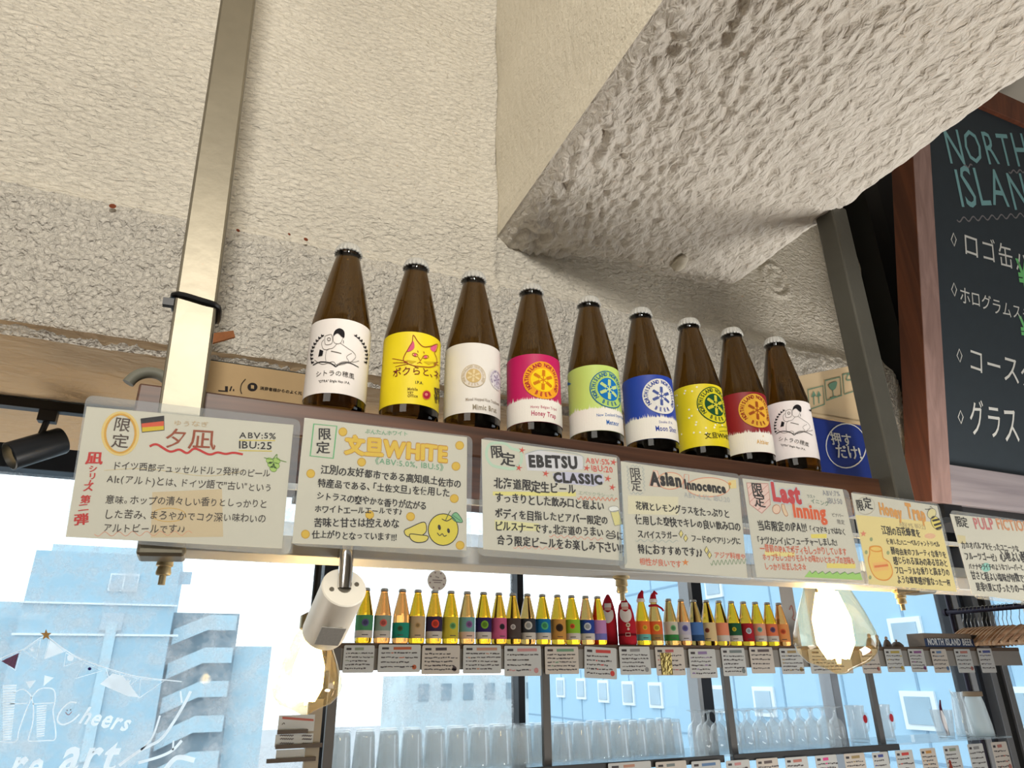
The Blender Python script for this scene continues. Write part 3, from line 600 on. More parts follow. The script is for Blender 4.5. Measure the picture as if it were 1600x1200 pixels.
# ================================================================ handwritten signs
lam = thin('laminate', (.95, .965, .97), 1.42, .05, frost=.05, frostc=(.88, .92, .97))
papm = mat('sign_paper', (218, 211, 194), .7, var=.03, scale=14)
Y0 = .612
def rounded(pts, r):
    out = []
    for i, p in enumerate(pts):
        p = Vector(p); a = (Vector(pts[i-1])-p); b = (Vector(pts[(i+1) % 4])-p); 
        for k in range(6):
            t = k/5; q0 = p+a.normalized()*r; q1 = p+b.normalized()*r; out.append(tuple(q0*(1-t)**2+p*2*t*(1-t)+q1*t*t))
    return out
def sign(corners, paper, crop, label, seed, y=Y0):
    """corners of the clear sheet (photo px), corners of the paper (crop px)"""
    pts = [aty(*c, y) for c in corners]; cx = sum(p.x for p in pts)/4; z0 = min(p.z for p in pts)
    o = empty('beer_sign', (cx, y, z0), label, 'sign', 'laminated signs hung on the shelf front')
    S = PlaneS((cx, y, z0), (1, 0, 0), (0, 0, 1))
    P = [(p.x-cx, p.z-z0) for p in pts]
    MB().prism([(u, -.0011, v) for u, v in rounded(P, .007)], (0, .0006, 0), lam).build('laminate_sheet', o, fix=True)
    Q = [S.uv((crop[0]+a/crop[2], crop[1]+b/crop[2])) for a, b in paper]
    MB().prism([(u, 0, v) for u, v in Q], (0, .0003, 0), papm).build('paper', o)
    ou = rounded(P, .007); inn = []
    order = [min(range(4), key=lambda j: (Q[j][0]-c[0])**2+(Q[j][1]-c[1])**2) for c in P]
    for i in range(24): inn.append(Q[order[i//6]])
    MB().add([(u, -.0004, v) for u, v in ou]+[(u, -.0004, v) for u, v in inn], [(i, (i+1) % 24, 24+(i+1) % 24, 24+i) for i in range(24)], thin('film_edge', (.93, .95, .97), 1.42, .06, frost=.24, frostc=(.86, .91, .97))).build('sealed_edge', o, fix=False)
    A = Art(S, crop, seed); B = Art(S, crop, seed+50)
    def fin(): A.build('lettering', o, .0, .00006); B.build('drawing', o, .0, .00006)
    return A, B, fin
K = (38, 33, 33)
A, B, fin = sign([(135, 617), (470, 656), (453, 868), (100, 842)], [(222, 140), (1515, 255), (1442, 1028), (90, 955)], (80, 600, 4), 'laminated handwritten sign with a German flag, first sign left, with red wavy underline', 21)
K1 = (84, 66, 56); rd_ = (206, 44, 40)
B.ell((432, 310), 108, 130, (238, 206, 130), 1, 20, rot=.05).ell((432, 310), 95, 120, (222, 166, 66), 2, 13, rot=.05); A.text('限', (385, 285), (492, 292), K1, 1, .01, 1).text('定', (366, 392), (486, 398), K1, .95, .01, 1)
B.poly([(560, 218), (705, 200), (705, 232), (562, 248)], (38, 34, 36), 2).poly([(562, 248), (705, 232), (706, 262), (565, 272)], (226, 92, 60), 2).poly([(565, 272), (706, 262), (706, 288), (568, 302)], (222, 190, 40), 2).stroke([(560, 218), (705, 200), (706, 288), (568, 302)], 5, K, 3, True)
A.text('夕', (700, 385), (850, 393), (160, 76, 44), 1, .012, .5).text('凪', (845, 395), (1035, 402), (160, 76, 44), .85, .012, .5).text('ゆうなぎ', (760, 258), (985, 268), (206, 178, 140), .8, .005, 1)
B.curve([(615, 390), (660, 378), (740, 422), (800, 410), (850, 432), (900, 404), (985, 440), (1040, 428), (1090, 437), (1140, 430), (1198, 440)], 15, rd_, 2)
A.text('ABV:5%', (1175, 340), (1408, 343), K, .9, .012, .7).text('IBU:25', (1168, 402), (1382, 408), K, .95, .012, .7); B.stroke([(1175, 352), (1400, 354)], 6, (226, 200, 70), 1).stroke([(1170, 416), (1380, 420)], 6, (226, 200, 70), 1)
for t, a, b in (('凪', (210, 500), (325, 497)), ('シ', (232, 548), (290, 545)), ('リ', (230, 592), (285, 590)), ('ズ', (195, 668), (265, 665)), ('第', (178, 742), (248, 740)), ('二', (165, 795), (235, 790)), ('弾', (138, 878), (238, 868))): A.text(t, a, b, rd_, .95, .035, .8)
B.stroke([(248, 600), (236, 628)], 8, rd_, 2)
for j, (t, a, b) in enumerate((('ドイツ西部デュッセルドルフ発祥のビール', (378, 530), (1368, 580)), ('Alt(アルト)とは、ドイツ語で"古い"という', (345, 612), (1380, 672)), ('意味。ホップの清々しい香りとしっかりと', (335, 742), (1350, 770)), ('した苦み、まろやかでコク深い味わいの', (325, 835), (1342, 864)), ('アルトビールです♪♪', (318, 922), (838, 928)))): A.text(t, a, b, (70, 60, 54), 1.15, .012, 1)
B.curve([(1330, 460), (1380, 470), (1410, 440), (1415, 470), (1470, 488)], 5, (110, 150, 60), 3)
for q in ((1365, 480), (1410, 480), (1375, 505), (1405, 510), (1388, 530)): B.ell(q, 22, 18, (176, 206, 110), 2, rot=.4).ell(q, 22, 18, (120, 160, 70), 3, 3, rot=.4)
B.poly([(632, 676), (1068, 656), (1075, 955), (622, 960)], (218, 196, 160), 0); B.wave((270, 938), (880, 932), 14, 7, 4, (232, 160, 130), 1).curve([(330, 540), (600, 530), (960, 575), (1200, 545)], 4, (222, 200, 150), 1).ell((735, 818), 105, 42, (220, 176, 90), 1, 5)  # big tan rectangle is a reflection on the laminate, painted into the drawing
fin()
A, B, fin = sign([(476, 653), (738, 682), (735, 872), (454, 852)], [(165, 105), (1338, 245), (1333, 1062), (75, 1010)], (440, 630, 4.616), 'laminated handwritten sign with bubble title in yellow and a smiling citrus fruit', 22)
gn = (96, 168, 108); yl = (230, 186, 54)
B.stroke([(232, 150), (398, 166), (372, 398), (206, 380)], 12, (150, 206, 160), 1, True).stroke([(232, 150), (398, 166), (372, 398), (206, 380)], 5, gn, 2, True); A.text('限', (255, 250), (360, 258), K, 1, .02, 1).text('定', (242, 350), (352, 356), K, .95, .02, 1)
A.text('ぶんたんホワイト', (600, 216), (912, 236), (110, 170, 130), .95, .01, 1)
for off, c, l in ((.085, (206, 146, 50), 2), (.055, (236, 196, 70), 3)): A.rnd.seed(3); A.text('文旦', (455, 352), (735, 372), c, 1.05, off, .4, l).text('WHITE', (738, 378), (1200, 425), c, 1.15, off, .4, l)
A.text('《ABV:5.0%, IBU:5》', (640, 432), (1198, 486), (110, 170, 130), .95, .005, .8)
for t, a, b in (('江別の友好都市である高知県土佐市の', (278, 500), (1295, 606)), ('特産品である、「土佐文旦」を使用した', (258, 600), (1212, 670)), ('シトラスの爽やかな香りが広がる', (248, 690), (1045, 765)), ('ホワイトエールエールです♪', (235, 785), (870, 803)), ('苦味と甘さは控えめな', (230, 885), (848, 893)), ('仕上がりとなっています!!!', (218, 968), (832, 988))): A.text(t, a, b, K, 1.15, .030, 1.1)
for q in ((442, 207), (1284, 305), (577, 425), (1257, 455), (210, 508), (1245, 688), (930, 818), (635, 805), (172, 945), (1287, 1025)): B.ell(q, 32, 32, (232, 190, 70), 1).ell(q, 29, 29, (206, 160, 50), 2, 5)
B.ell((1165, 912), 108, 114, (232, 212, 70), 2).ell((1165, 912), 108, 114, K, 3, 6); B.curve([(885, 920), (930, 895), (1010, 860), (1040, 870), (1040, 930), (980, 965), (905, 960)], 'fill', (234, 214, 100), 1, True).curve([(885, 920), (930, 895), (1010, 860), (1040, 870), (1040, 930), (980, 965), (905, 960)], 6, K, 2, True)
B.curve([(925, 945), (990, 950), (1055, 960), (1040, 995), (980, 1005), (935, 985)], 'fill', (234, 214, 100), 3, True).curve([(925, 945), (990, 950), (1055, 960), (1040, 995), (980, 1005), (935, 985)], 6, K, 4, True)
B.ell((1137, 896), 11, 20, K, 4, rot=-.2).ell((1203, 920), 10, 18, K, 4, rot=-.2).curve([(1122, 935), (1140, 955), (1158, 942), (1172, 960), (1190, 952)], 6, K, 4).curve([(1182, 845), (1200, 805), (1218, 775)], 6, (90, 110, 60), 4).curve([(1155, 835), (1190, 850), (1225, 832)], 6, K, 4).curve([(1225, 815), (1262, 790), (1305, 855), (1250, 852)], 'fill', (130, 190, 140), 3, True).curve([(1225, 815), (1262, 790), (1305, 855), (1250, 852)], 5, (60, 110, 80), 4, True).stroke([(1235, 810), (1290, 848)], 4, (60, 110, 80), 4)
fin()
A, B, fin = sign([(752, 683), (968, 712), (980, 885), (746, 868)], [(112, 130), (1168, 275), (1215, 1080), (125, 990)], (730, 660, 5), 'laminated handwritten sign with black capitals heading and small red stars', 23)
B.curve([(150, 250), (180, 170), (290, 165), (350, 205), (415, 230), (420, 310), (370, 360), (280, 355), (190, 330)], 22, (196, 220, 196), 1, True); A.text('限', (185, 268), (280, 274), K, 1, .025, 1).text('定', (262, 325), (378, 332), K, .9, .025, 1)
B.poly([(450, 250), (560, 218), (900, 265), (905, 365), (700, 385), (470, 375)], (226, 222, 226), 1).poly([(665, 400), (760, 385), (1060, 405), (1070, 470), (990, 500), (690, 470)], (206, 202, 222), 1).curve([(450, 250), (560, 218), (740, 228), (900, 265), (905, 365)], 5, (176, 186, 190), 2)
A.text('EBETSU', (480, 345), (868, 362), K, 1.15, .057, .6).text('CLASSIC', (675, 466), (1062, 482), K, 1.0, .057, .6).text('ABV:5%', (928, 318), (1115, 330), (222, 92, 80), 1, .015, 1).text('IBU:20', (968, 380), (1142, 392), (222, 92, 80), 1, .015, 1)
for q in ((427, 218), (403, 355), (613, 400), (1098, 440), (1133, 508), (1142, 312), (933, 357)): B.star(q, 30, (216, 76, 60), 3, inner=.3, rot=.2)
A.text('エベツクラシック', (868, 560), (1148, 592), (166, 182, 160), .9, .0, 1); B.wave((862, 590), (1172, 604), 12, 9, 6, (230, 130, 96), 2)
B.poly([(200, 540), (850, 545), (850, 578), (200, 570)], (238, 226, 140), 0).poly([(215, 760), (560, 790), (560, 850), (215, 840)], (234, 226, 170), 0)
for t, a, b in (('北海道限定生ビール', (205, 505), (852, 562)), ('すっきりとした飲み口と程よい', (215, 612), (1072, 682)), ('ボディを目指したビアバー限定の', (215, 738), (1102, 796)), ('ピルスナーです。北海道のうまい', (215, 838), (1066, 888)), ('に', (1165, 912), (1222, 920)), ('合う限定ビールをお楽しみ下さい!!', (228, 948), (1225, 1016))): A.text(t, a, b, K, 1.2, .036, 1.1)
B.ell((1122, 888), 36, 20, K, 4, 6).stroke([(1090, 885), (1156, 890)], 7, K, 4).curve([(1085, 860), (1098, 845), (1112, 862)], 6, K, 4).curve([(1128, 862), (1142, 848), (1154, 866)], 6, K, 4)
B.wave((640, 885), (1060, 915), 10, 8, 4, (236, 150, 130), 1).wave((360, 975), (735, 985), 10, 7, 4, (236, 150, 130), 1)
B.poly([(1120, 705), (1180, 690), (1212, 795), (1152, 808)], (232, 220, 150), 2).stroke([(1120, 700), (1180, 686), (1212, 795), (1152, 808)], 5, (150, 150, 130), 3, True).curve([(1112, 690), (1108, 665), (1140, 655), (1172, 660), (1184, 685), (1150, 700)], 'fill', (244, 242, 236), 3, True).curve([(1112, 690), (1108, 665), (1140, 655), (1172, 660), (1184, 685), (1150, 700)], 4, (170, 168, 160), 4, True)
fin()
A, B, fin = sign([(970, 719), (1155, 741), (1175, 908), (966, 889)], [(52, 160), (1010, 300), (1085, 1112), (85, 1030)], (960, 690, 5.218), 'laminated handwritten sign with black heading circled in orange ovals', 24)
A.text('限', (128, 298), (220, 304), (60, 52, 52), 1, .012, 1).text('定', (135, 395), (228, 404), (60, 52, 52), 1, .012, 1); B.wave((108, 200), (118, 400), 8, 6, 4, (176, 184, 184), 1).wave((232, 205), (244, 400), 8, 6, 4, (176, 184, 184), 1).wave((130, 195), (215, 205), 8, 3, 4, (176, 184, 184), 1).wave((130, 418), (235, 425), 8, 3, 4, (176, 184, 184), 1)
B.ell((455, 320), 105, 68, (236, 218, 190), 0).ell((455, 320), 105, 68, (230, 152, 120), 1, 6).ell((765, 372), 175, 78, (236, 218, 190), 0).ell((765, 372), 175, 78, (230, 152, 120), 1, 6).poly([(318, 235), (350, 240), (385, 370), (285, 360)], (240, 214, 196), 1).stroke([(318, 235), (350, 240), (385, 370), (285, 360)], 5, (230, 140, 110), 2, True).stroke([(570, 268), (606, 270), (604, 388), (560, 384)], 5, (230, 140, 110), 2, True).poly([(925, 320), (990, 310), (995, 380), (935, 385)], (240, 216, 150), 1).ell((940, 345), 12, 12, (226, 150, 60), 2)
A.text('Asian', (300, 350), (552, 366), K, 1.25, .058, .7).text('Innocence', (572, 384), (914, 418), K, 1.2, .058, .7).text('ABV:4.5%, IBU:20', (570, 456), (945, 496), (180, 182, 184), 1, .0, 1)
for t, a, b in (('花椒とレモングラスをたっぷりと', (172, 548), (942, 618)), ('使用した爽快でキレの良い飲み口の', (172, 664), (1032, 724)), ('スパイスラガー', (190, 780), (518, 794)), ('フードのペアリングに', (628, 812), (1032, 838)), ('特におすすめです♪♪', (190, 908), (722, 936))): A.text(t, a, b, K, 1.2, .036, 1.1)
for q in ((542, 752), (580, 788), (750, 885), (775, 925)): B.poly([(q[0], q[1]-30), (q[0]+17, q[1]), (q[0], q[1]+30), (q[0]-17, q[1])], (238, 220, 140), 2).stroke([(q[0], q[1]-30), (q[0]+17, q[1]), (q[0], q[1]+30), (q[0]-17, q[1])], 5, K, 3, True)
A.text('アジア料理や', (815, 945), (1072, 958), (226, 112, 84), 1, .015, 1).text('相性が良いです', (205, 1002), (548, 1022), (226, 112, 84), 1.05, .015, 1); B.star((578, 985), 32, (230, 140, 70), 2, inner=.35).wave((785, 990), (1080, 975), 20, 9, 5, (120, 150, 110), 1).wave((170, 805), (520, 815), 10, 6, 4, (176, 186, 180), 1).poly([(110, 440), (520, 450), (520, 600), (110, 590)], (232, 222, 190), 0)
fin()
A, B, fin = sign([(1152, 741), (1325, 766), (1352, 914), (1177, 908)], [(60, 165), (1000, 268), (1192, 1122), (192, 1092)], (1150, 720, 6), 'laminated handwritten sign with red two-word heading and green grass along its bottom', 25)
B.poly([(100, 208), (300, 215), (322, 410), (240, 492), (130, 408)], (240, 206, 194), 1).stroke([(100, 208), (300, 215), (322, 410), (240, 492), (130, 408)], 6, (206, 140, 130), 3, True)
for a, c in (((112, 260), (160, 210)), ((118, 330), (230, 212)), ((125, 390), (296, 225)), ((160, 430), (306, 290)), ((205, 462), (316, 355))): B.stroke([a, c], 5, (214, 150, 140), 2)
A.text('限', (156, 320), (258, 326), K, 1, .025, 1).text('定', (178, 418), (278, 426), K, 1, .025, 1)
for off, c, l in ((.13, (196, 202, 204), 2), (.06, (206, 66, 70), 3)): A.rnd.seed(3); A.text('Last', (345, 368), (622, 396), c, 1.3, off, .5, l)
for off, c, l in ((.12, (214, 204, 190), 2), (.055, (230, 98, 50), 3)): A.rnd.seed(4); A.text('Inning', (540, 528), (858, 556), c, 1.25, off, .5, l)
B.ell((378, 455), 36, 42, (240, 206, 180), 2).ell((378, 455), 36, 42, (196, 120, 90), 3, 5).curve([(425, 415), (450, 410), (462, 450), (485, 505), (465, 518), (440, 480)], 'fill', (236, 206, 170), 2, True).curve([(425, 415), (450, 410), (462, 450), (485, 505), (465, 518), (440, 480)], 5, (190, 120, 90), 3, True)
A.text('ラスト', (665, 345), (748, 352), (110, 130, 124), 1, .012, 1).text('イニング', (700, 392), (876, 426), (110, 140, 120), .9, .01, 1).text('ABV:7%', (815, 322), (980, 332), (150, 150, 156), 1.1, .01, 1).text('IBU:50', (860, 396), (1002, 406), (150, 150, 156), 1.1, .01, 1).text('ビアバー', (900, 522), (1012, 532), (130, 126, 120), 1, .01, 1).text('限定', (948, 588), (1022, 596), (130, 126, 120), 1, .01, 1)
B.poly([(700, 688), (850, 685), (850, 725), (705, 725)], (242, 222, 110), 0).poly([(270, 845), (550, 860), (550, 900), (270, 890)], (242, 226, 150), 0).poly([(850, 960), (1120, 965), (1120, 1010), (850, 1005)], (242, 222, 120), 0)
for t, a, b in (('当店限定のIPA!!!', (205, 640), (672, 664)), ('「イマドキ」ではなく', (690, 660), (1032, 694)), ('「ナツカシイ」にフューチャーしました!', (200, 772), (952, 792))): A.text(t, a, b, K, 1.3, .034, 1.1)
for t, a, b in (('一昔前のIPAでボディもしっかりしています', (228, 850), (1042, 884)), ('ホップもしっかりモルトの味わいとホップの苦味も', (250, 928), (1116, 966)), ('しっかり出ましたネ☆', (270, 1020), (668, 1026))): A.text(t, a, b, (226, 104, 66), 1.45, .02, 1.1)
B.poly([(640, 1090), (690, 1030), (712, 1058), (748, 1032), (770, 1060), (812, 1036), (836, 1062), (880, 1038), (904, 1062), (950, 1040), (974, 1064), (1020, 1042), (1046, 1064), (1095, 1046), (1118, 1062), (1165, 1050), (1185, 1118)], (170, 216, 116), 1).stroke([(690, 1030), (712, 1058), (748, 1032), (770, 1060), (812, 1036), (836, 1062), (880, 1038), (904, 1062), (950, 1040), (974, 1064), (1020, 1042), (1046, 1064), (1095, 1046), (1118, 1062), (1165, 1050)], 6, (110, 150, 90), 2)
fin()
A, B, fin = sign([(1328, 768), (1466, 787), (1500, 928), (1355, 917)], [(58, 115), (825, 230), (1002, 1000), (215, 932)], (1320, 750, 5.714), 'laminated handwritten sign with an orange title, a striped bee and a honey jar', 26)
B.poly([(90, 310), (850, 380), (1000, 998), (216, 930)], (240, 218, 150), 0).ell((185, 230), 82, 78, (190, 180, 160), 1, 5); A.text('限', (108, 262), (178, 268), K, 1.2, .025, 1).text('定', (172, 252), (255, 262), K, 1.1, .025, 1)
A.text('Honey', (312, 305), (520, 345), (226, 160, 84), 1.6, .06, .5).text('Trap', (560, 338), (732, 368), (226, 160, 84), 1.7, .06, .5).text('ABV:9% IBU:23', (490, 415), (725, 440), (190, 170, 130), 1.2, .01, 1)
B.ell((775, 300), 38, 46, (228, 214, 160), 2, rot=.3).ell((775, 300), 38, 46, (110, 104, 90), 3, 4, rot=.3).ell((815, 385), 40, 66, (236, 214, 110), 2, rot=-.5).ell((815, 385), 40, 66, (90, 84, 70), 4, 4, rot=-.5).curve([(765, 255), (748, 262), (715, 262)], 4, K, 3).curve([(782, 255), (770, 240), (758, 242)], 4, K, 3)
for a, c in (((780, 365), (845, 350)), ((795, 405), (858, 385)), ((812, 438), (862, 420))): B.stroke([a, c], 14, K, 3)
for t, a, b in (('江別の百花蜂蜜を', (335, 478), (680, 505)), ('使用したハニーベルジャントリペル', (375, 570), (850, 596)), ('酵母由来のフルーティな香りを', (418, 660), (910, 692)), ('感じられる深みのある甘みと', (438, 745), (922, 768)), ('フローラルな香りと高まりの', (450, 832), (942, 854)), ('ような蜂蜜感が重なった一杯', (470, 915), (950, 944))): A.text(t, a, b, K, 1.35, .034, 1.1)
B.curve([(222, 605), (260, 592), (320, 600), (335, 660), (345, 700), (400, 740), (425, 830), (380, 890), (300, 885), (245, 830), (210, 720), (222, 660)], 'fill', (246, 206, 110), 1, True).curve([(222, 605), (260, 592), (320, 600), (335, 660), (345, 700), (400, 740), (425, 830), (380, 890), (300, 885), (245, 830), (210, 720), (222, 660)], 9, (232, 150, 60), 2, True).ell((278, 615), 52, 24, (236, 160, 60), 3, 9, rot=.1).poly([(245, 740), (380, 725), (392, 800), (262, 818)], (248, 190, 110), 2).stroke([(262, 775), (385, 760)], 16, (232, 130, 70), 3)
for q in ((190, 645), (385, 650), (235, 530), (225, 870)): B.ell(q, 13, 18, (160, 168, 120), 2)
B.star((165, 480), 30, (232, 140, 110), 2).ell((760, 500), 50, 24, (240, 190, 150), 1)
fin()
A, B, fin = sign([(1484, 797), (1618, 816), (1658, 952), (1522, 935)], [(938, 303), (1700, 385), (1900, 1120), (1135, 1020)], (1320, 750, 5.714), 'laminated handwritten sign with reddish title cut off by the picture edge below the chalkboard', 27)
A.text('限', (1000, 412), (1055, 416), K, 1.25, .025, 1).text('定', (1050, 420), (1112, 425), K, 1.2, .025, 1).text('PULP', (1165, 438), (1345, 440), (206, 120, 120), 1.25, .03, .6).text('FICTION', (1365, 438), (1665, 462), (216, 148, 104), 1.2, .03, .6)
for t, a, b in (('カカオパルプを使ったユニークな', (1045, 605), (1560, 640)), ('フルーツゴーゼ♪', (1075, 712), (1365, 722)), ('心地よい酸味', (1392, 712), (1680, 735)), ('バナナやライチのようなフレーバーと', (1110, 795), (1600, 806)), ('甘さと程よい塩味が特徴です', (1135, 885), (1640, 910)), ('是非!!夏にぴったりの一杯', (1178, 985), (1640, 1010))): A.text(t, a, b, K, 1.35, .034, 1.1)
B.ell((1260, 780), 42, 40, (150, 206, 190), 1).poly([(1000, 490), (1075, 500), (1080, 570), (1010, 565)], (222, 206, 160), 1)
fin()
# ================================================================ boxes at the ends of the shelf
kraft = mat('kraft_card', (176, 150, 112), .85, var=.06, scale=60); kraft2 = mat('kraft_pale', (186, 166, 134), .85, var=.05, scale=50); navy = mat('navy_card', (24, 48, 128), .5, var=.05)
o = empty('flat_carton', (.03, .84, 1.749), 'flat brown cardboard carton lying on the shelf behind the steel post', 'box')
MB().box((.045, .836, 1.7895), (.22, .062, .099), kraft).build('carton', o, bevel=.001, world=True)
MB().prism([(-.063, .8065, 1.8395), (.153, .8065, 1.8395), (.153, .86, 1.852), (-.063, .86, 1.852)], (0, 0, .0012), mat('dark_card', (60, 62, 58), .7)).build('flap', o, world=True)
S = PlaneS((-.065, .805, 1.749), (1, 0, 0), (0, 0, 1)); A = Art(S, (200, 360, 3.333), 3)
A.ell((648, 816), 26, 22, K, 1).poly([(640, 806), (656, 808), (656, 826), (640, 824)], (176, 150, 112), 2).text('消費者様からのよく光', (686, 828), (905, 856), (50, 42, 34), .95, .03, .1).curve([(612, 775), (592, 800), (586, 830), (592, 852)], 5, (60, 50, 40), 1)
A.poly([(470, 832), (505, 835), (505, 812), (520, 812), (520, 842), (470, 838)], K, 1).poly([(527, 836), (536, 812), (543, 813), (534, 838)], K, 1).poly([(547, 826), (553, 827), (553, 838), (546, 836)], K, 1)
A.build('print', o, .0002)
o = empty('shipping_carton', (.93, .80, 1.749), 'blue and brown printed carton standing at the right end of the shelf beside the post', 'box')
MB().box((.918, .845, 1.8125), (.135, .12, .145), navy).build('carton', o, bevel=.001, world=True)
MB().box((.918, .842, 1.8865), (.137, .122, .005), kraft2).build('rim', o, world=True)
MB().prism([(.852, .785, 1.889), (.985, .785, 1.889), (1.02, .785-.25*.109, 1.998), (.842, .785-.25*.056, 1.945)], (0, .003, .001), kraft2).build('open_flap', o, world=True)
MB().prism([(.852, .7842, 1.749), (.872, .7842, 1.749), (.872, .7842, 1.79), (.866, .7842, 1.872), (.852, .7842, 1.872)], (0, -.0006, 0), kraft).build('torn_patch', o, world=True)
MB().prism([(.885, .7838, 1.749), (.985, .7838, 1.749), (.985, .7838, 1.764), (.96, .7838, 1.773), (.93, .7838, 1.769), (.91, .7838, 1.776), (.895, .7838, 1.770)], (0, -.0006, 0), mat('torn_board', (132, 84, 56), .9, var=.15, scale=300)).build('torn_patch', o, world=True)
S = PlaneS((.918, .785, 1.749), (1, 0, 0), (0, 0, 1)); A = Art(S, (1220, 540, 4.8), 3); wt = (206, 208, 206)
A.ell((487, 752), 150, 166, wt, 1, 7).text('押す', (378, 735), (540, 752), wt, 1.0, .025, .1).text('だけ!', (418, 835), (612, 848), wt, 1.0, .03, .1); A.build('print', o, .0006)
S = PlaneS((.852, .7850, 1.889), (1, 0, 0), Vector((0, -.02, .08))); A = Art(S, (1220, 540, 4.8), 3); gr = (98, 132, 112)
for dx, dy in ((0, 0), (128, -66), (262, -112)):
    P = [(200+dx, 330+dy), (315+dx, 302+dy), (325+dx, 440+dy), (212+dx, 478+dy)]; A.stroke(P, 8, gr, 1, True)
for x in (245, 283): A.stroke([(x, 445-(x-245)*.3), (x-2, 372-(x-245)*.2)], 8, gr, 2).poly([(x-22, 385), (x-2, 340), (x+16, 376)], gr, 2)
A.curve([(358, 290), (415, 270), (412, 310), (398, 330), (380, 335), (364, 322)], 'fill', gr, 2, True).stroke([(386, 330), (392, 385)], 6, gr, 2).stroke([(368, 395), (415, 382)], 7, gr, 2)
A.curve([(488, 260), (500, 222), (540, 205), (585, 215)], 7, gr, 2).curve([(488, 260), (520, 258), (550, 245), (590, 240)], 7, gr, 2); A.build('handling_marks', o, .0008)
# ================================================================ chalkboard
bw = wood('board_frame', (130, 104, 98), (154, 126, 120), 2, .6, .6); bw2 = wood('board_frame_across', (120, 112, 118), (150, 142, 146), 0, .6, .6); side = wood('board_side', (84, 44, 26), (112, 62, 38), 2, .6, .6)
slate = mat('slate', (38, 48, 56), .75, var=.12, scale=40)
D = Vector((0, -.128, .62)).normalized(); O = Vector((1.190, .85, 1.785)); N = Vector((1, 0, 0)).cross(D)  # N points to the viewer
bd = empty('chalkboard', O, 'wooden framed menu chalkboard leaning forward with handwritten chalk prices', 'chalkboard')
Q = lambda u, v, h: O+Vector((1, 0, 0))*u+D*v+N*h
def slab(u0, u1, v0, v1, h0, h1, m, name): MB().prism([Q(u0, v0, h0), Q(u1, v0, h0), Q(u1, v1, h0), Q(u0, v1, h0)], N*(h1-h0), m).build(name, bd, world=True, bevel=.001)
slab(0, .052, 0, .93, -.012, .014, bw, 'frame_side'); slab(.55, .60, 0, .93, -.012, .014, bw, 'frame_side'); slab(.052, .55, 0, .072, -.012, .0135, bw2, 'frame_rail'); slab(.052, .55, .875, .93, -.012, .0135, side, 'frame_rail')
slab(-.0018, 0, 0, .93, -.035, .0138, side, 'frame_edge'); slab(.0, .60, .002, .93, -.035, -.0125, side, 'back_board'); slab(.052, .55, .072, .875, -.012, .003, slate, 'writing_surface')
S = PlaneS(Q(0, 0, .0032), (1, 0, 0), D); A = Art(S, (1240, 120, 3.333), 9); tq = (120, 166, 172); wh = (206, 208, 206); gy = (120, 118, 122); gc = (110, 190, 120)
A.text('NORTH', (805, 445), (1240, 476), tq, 1.5, .0, .8).text('ISLAND', (865, 672), (1330, 690), tq, 1.45, .0, .8)
A.build('chalk_heading', bd, .0); A = Art(S, (1240, 120, 3.333), 9)
A.wave((850, 745), (1290, 715), 12, 9, 6, gy, 1).wave((870, 470), (930, 462), 8, 2, 6, gy, 1).wave((1120, 495), (1220, 490), 8, 3, 6, gy, 1)
for q in ((832, 848), (834, 1108), (862, 1452), (868, 1772)): A.stroke([(q[0], q[1]-34), (q[0]+14, q[1]), (q[0]+4, q[1]+34), (q[0]-12, q[1])], 5, wh, 2, True)
A.text('ロゴ缶バッジ', (880, 912), (1400, 1085), wh, 1.15, .0, .9).text('ホログラムステッカー', (865, 1168), (1390, 1330), wh, 1.2, .0, .9).text('コースター', (905, 1518), (1350, 1640), wh, 1.2, .0, .9).text('グラス', (915, 1850), (1180, 1890), wh, 1.6, .0, .8)
A.build('chalk_list', bd, .0); A = Art(S, (1240, 120, 3.333), 9)
A.text('¥300', (1178, 1095), (1400, 1130), gc, 1.4, .02, .6).text('¥200', (1188, 1370), (1400, 1410), gc, 1.2, .02, .6)
A.build('chalk_price', bd, .0)
# ================================================================ lamps
spot_white = mat('lamp_white', (240, 236, 224), .45, var=.03); chrome = mat('chrome', (220, 220, 222), .12, 1, var=.03); screw = mat('screw_grey', (120, 116, 106), .4, .7)
cap = aty(538, 917, .628); ax = None
rb = aty(500, 1000, .628)
# axis tilts away from the viewer, down and to the left
view = (cap-CAM).normalized(); lat = (rb-cap); lat -= view*lat.dot(view); ax = (lat.normalized()*.63+view*.777).normalized()
sp = empty('spotlight', cap, 'white cylinder spotlight on a chrome stem, tilted away under the rail', 'spotlight')
MB().lathe([(0, 0), (.0185, 0), (.0195, .001), (.0196, .066), (.0185, .0675), (.016, .067), (.0155, .06), (0, .058)], spot_white, (0, 0, 0), 40, ax).build('housing', sp, smooth=40)
lens = mat('lamp_lens', (255, 230, 190), .3, var=.0, emit=(255, 214, 150), es=12)
MB().lathe([(0, .0585), (.0152, .0600), (.0152, .0606), (0, .0590)], lens, (0, 0, 0), 24, ax).build('lens', sp)
xv = ax.cross(CU).normalized(); yv = xv.cross(ax).normalized()
for sx in (-.0115, .0115): MB().lathe([(0, -.0009), (.0019, -.0009), (.0022, 0), (0, .0003)], screw, xv*(sx if xv.dot(CR) > 0 else -sx)+Vector((0, 0, 0)), 12, ax).build('screw', sp)
MB().lathe([(0, -.0012), (.0058, -.0012), (.0062, 0), (.0062, .0005), (0, .0005)], screw, (0, 0, 0), 16, ax).build('socket_ring', sp)
MB().tube([(.0, 0, -.001), (0, 0, .012), (0, .0005, .026), (0, .0005, .038)], .0062, chrome, 16).build('stem', sp, smooth=40)
MB().box((0, .0108, .030), (.010, .0085, .008), screw).build('clamp', sp)
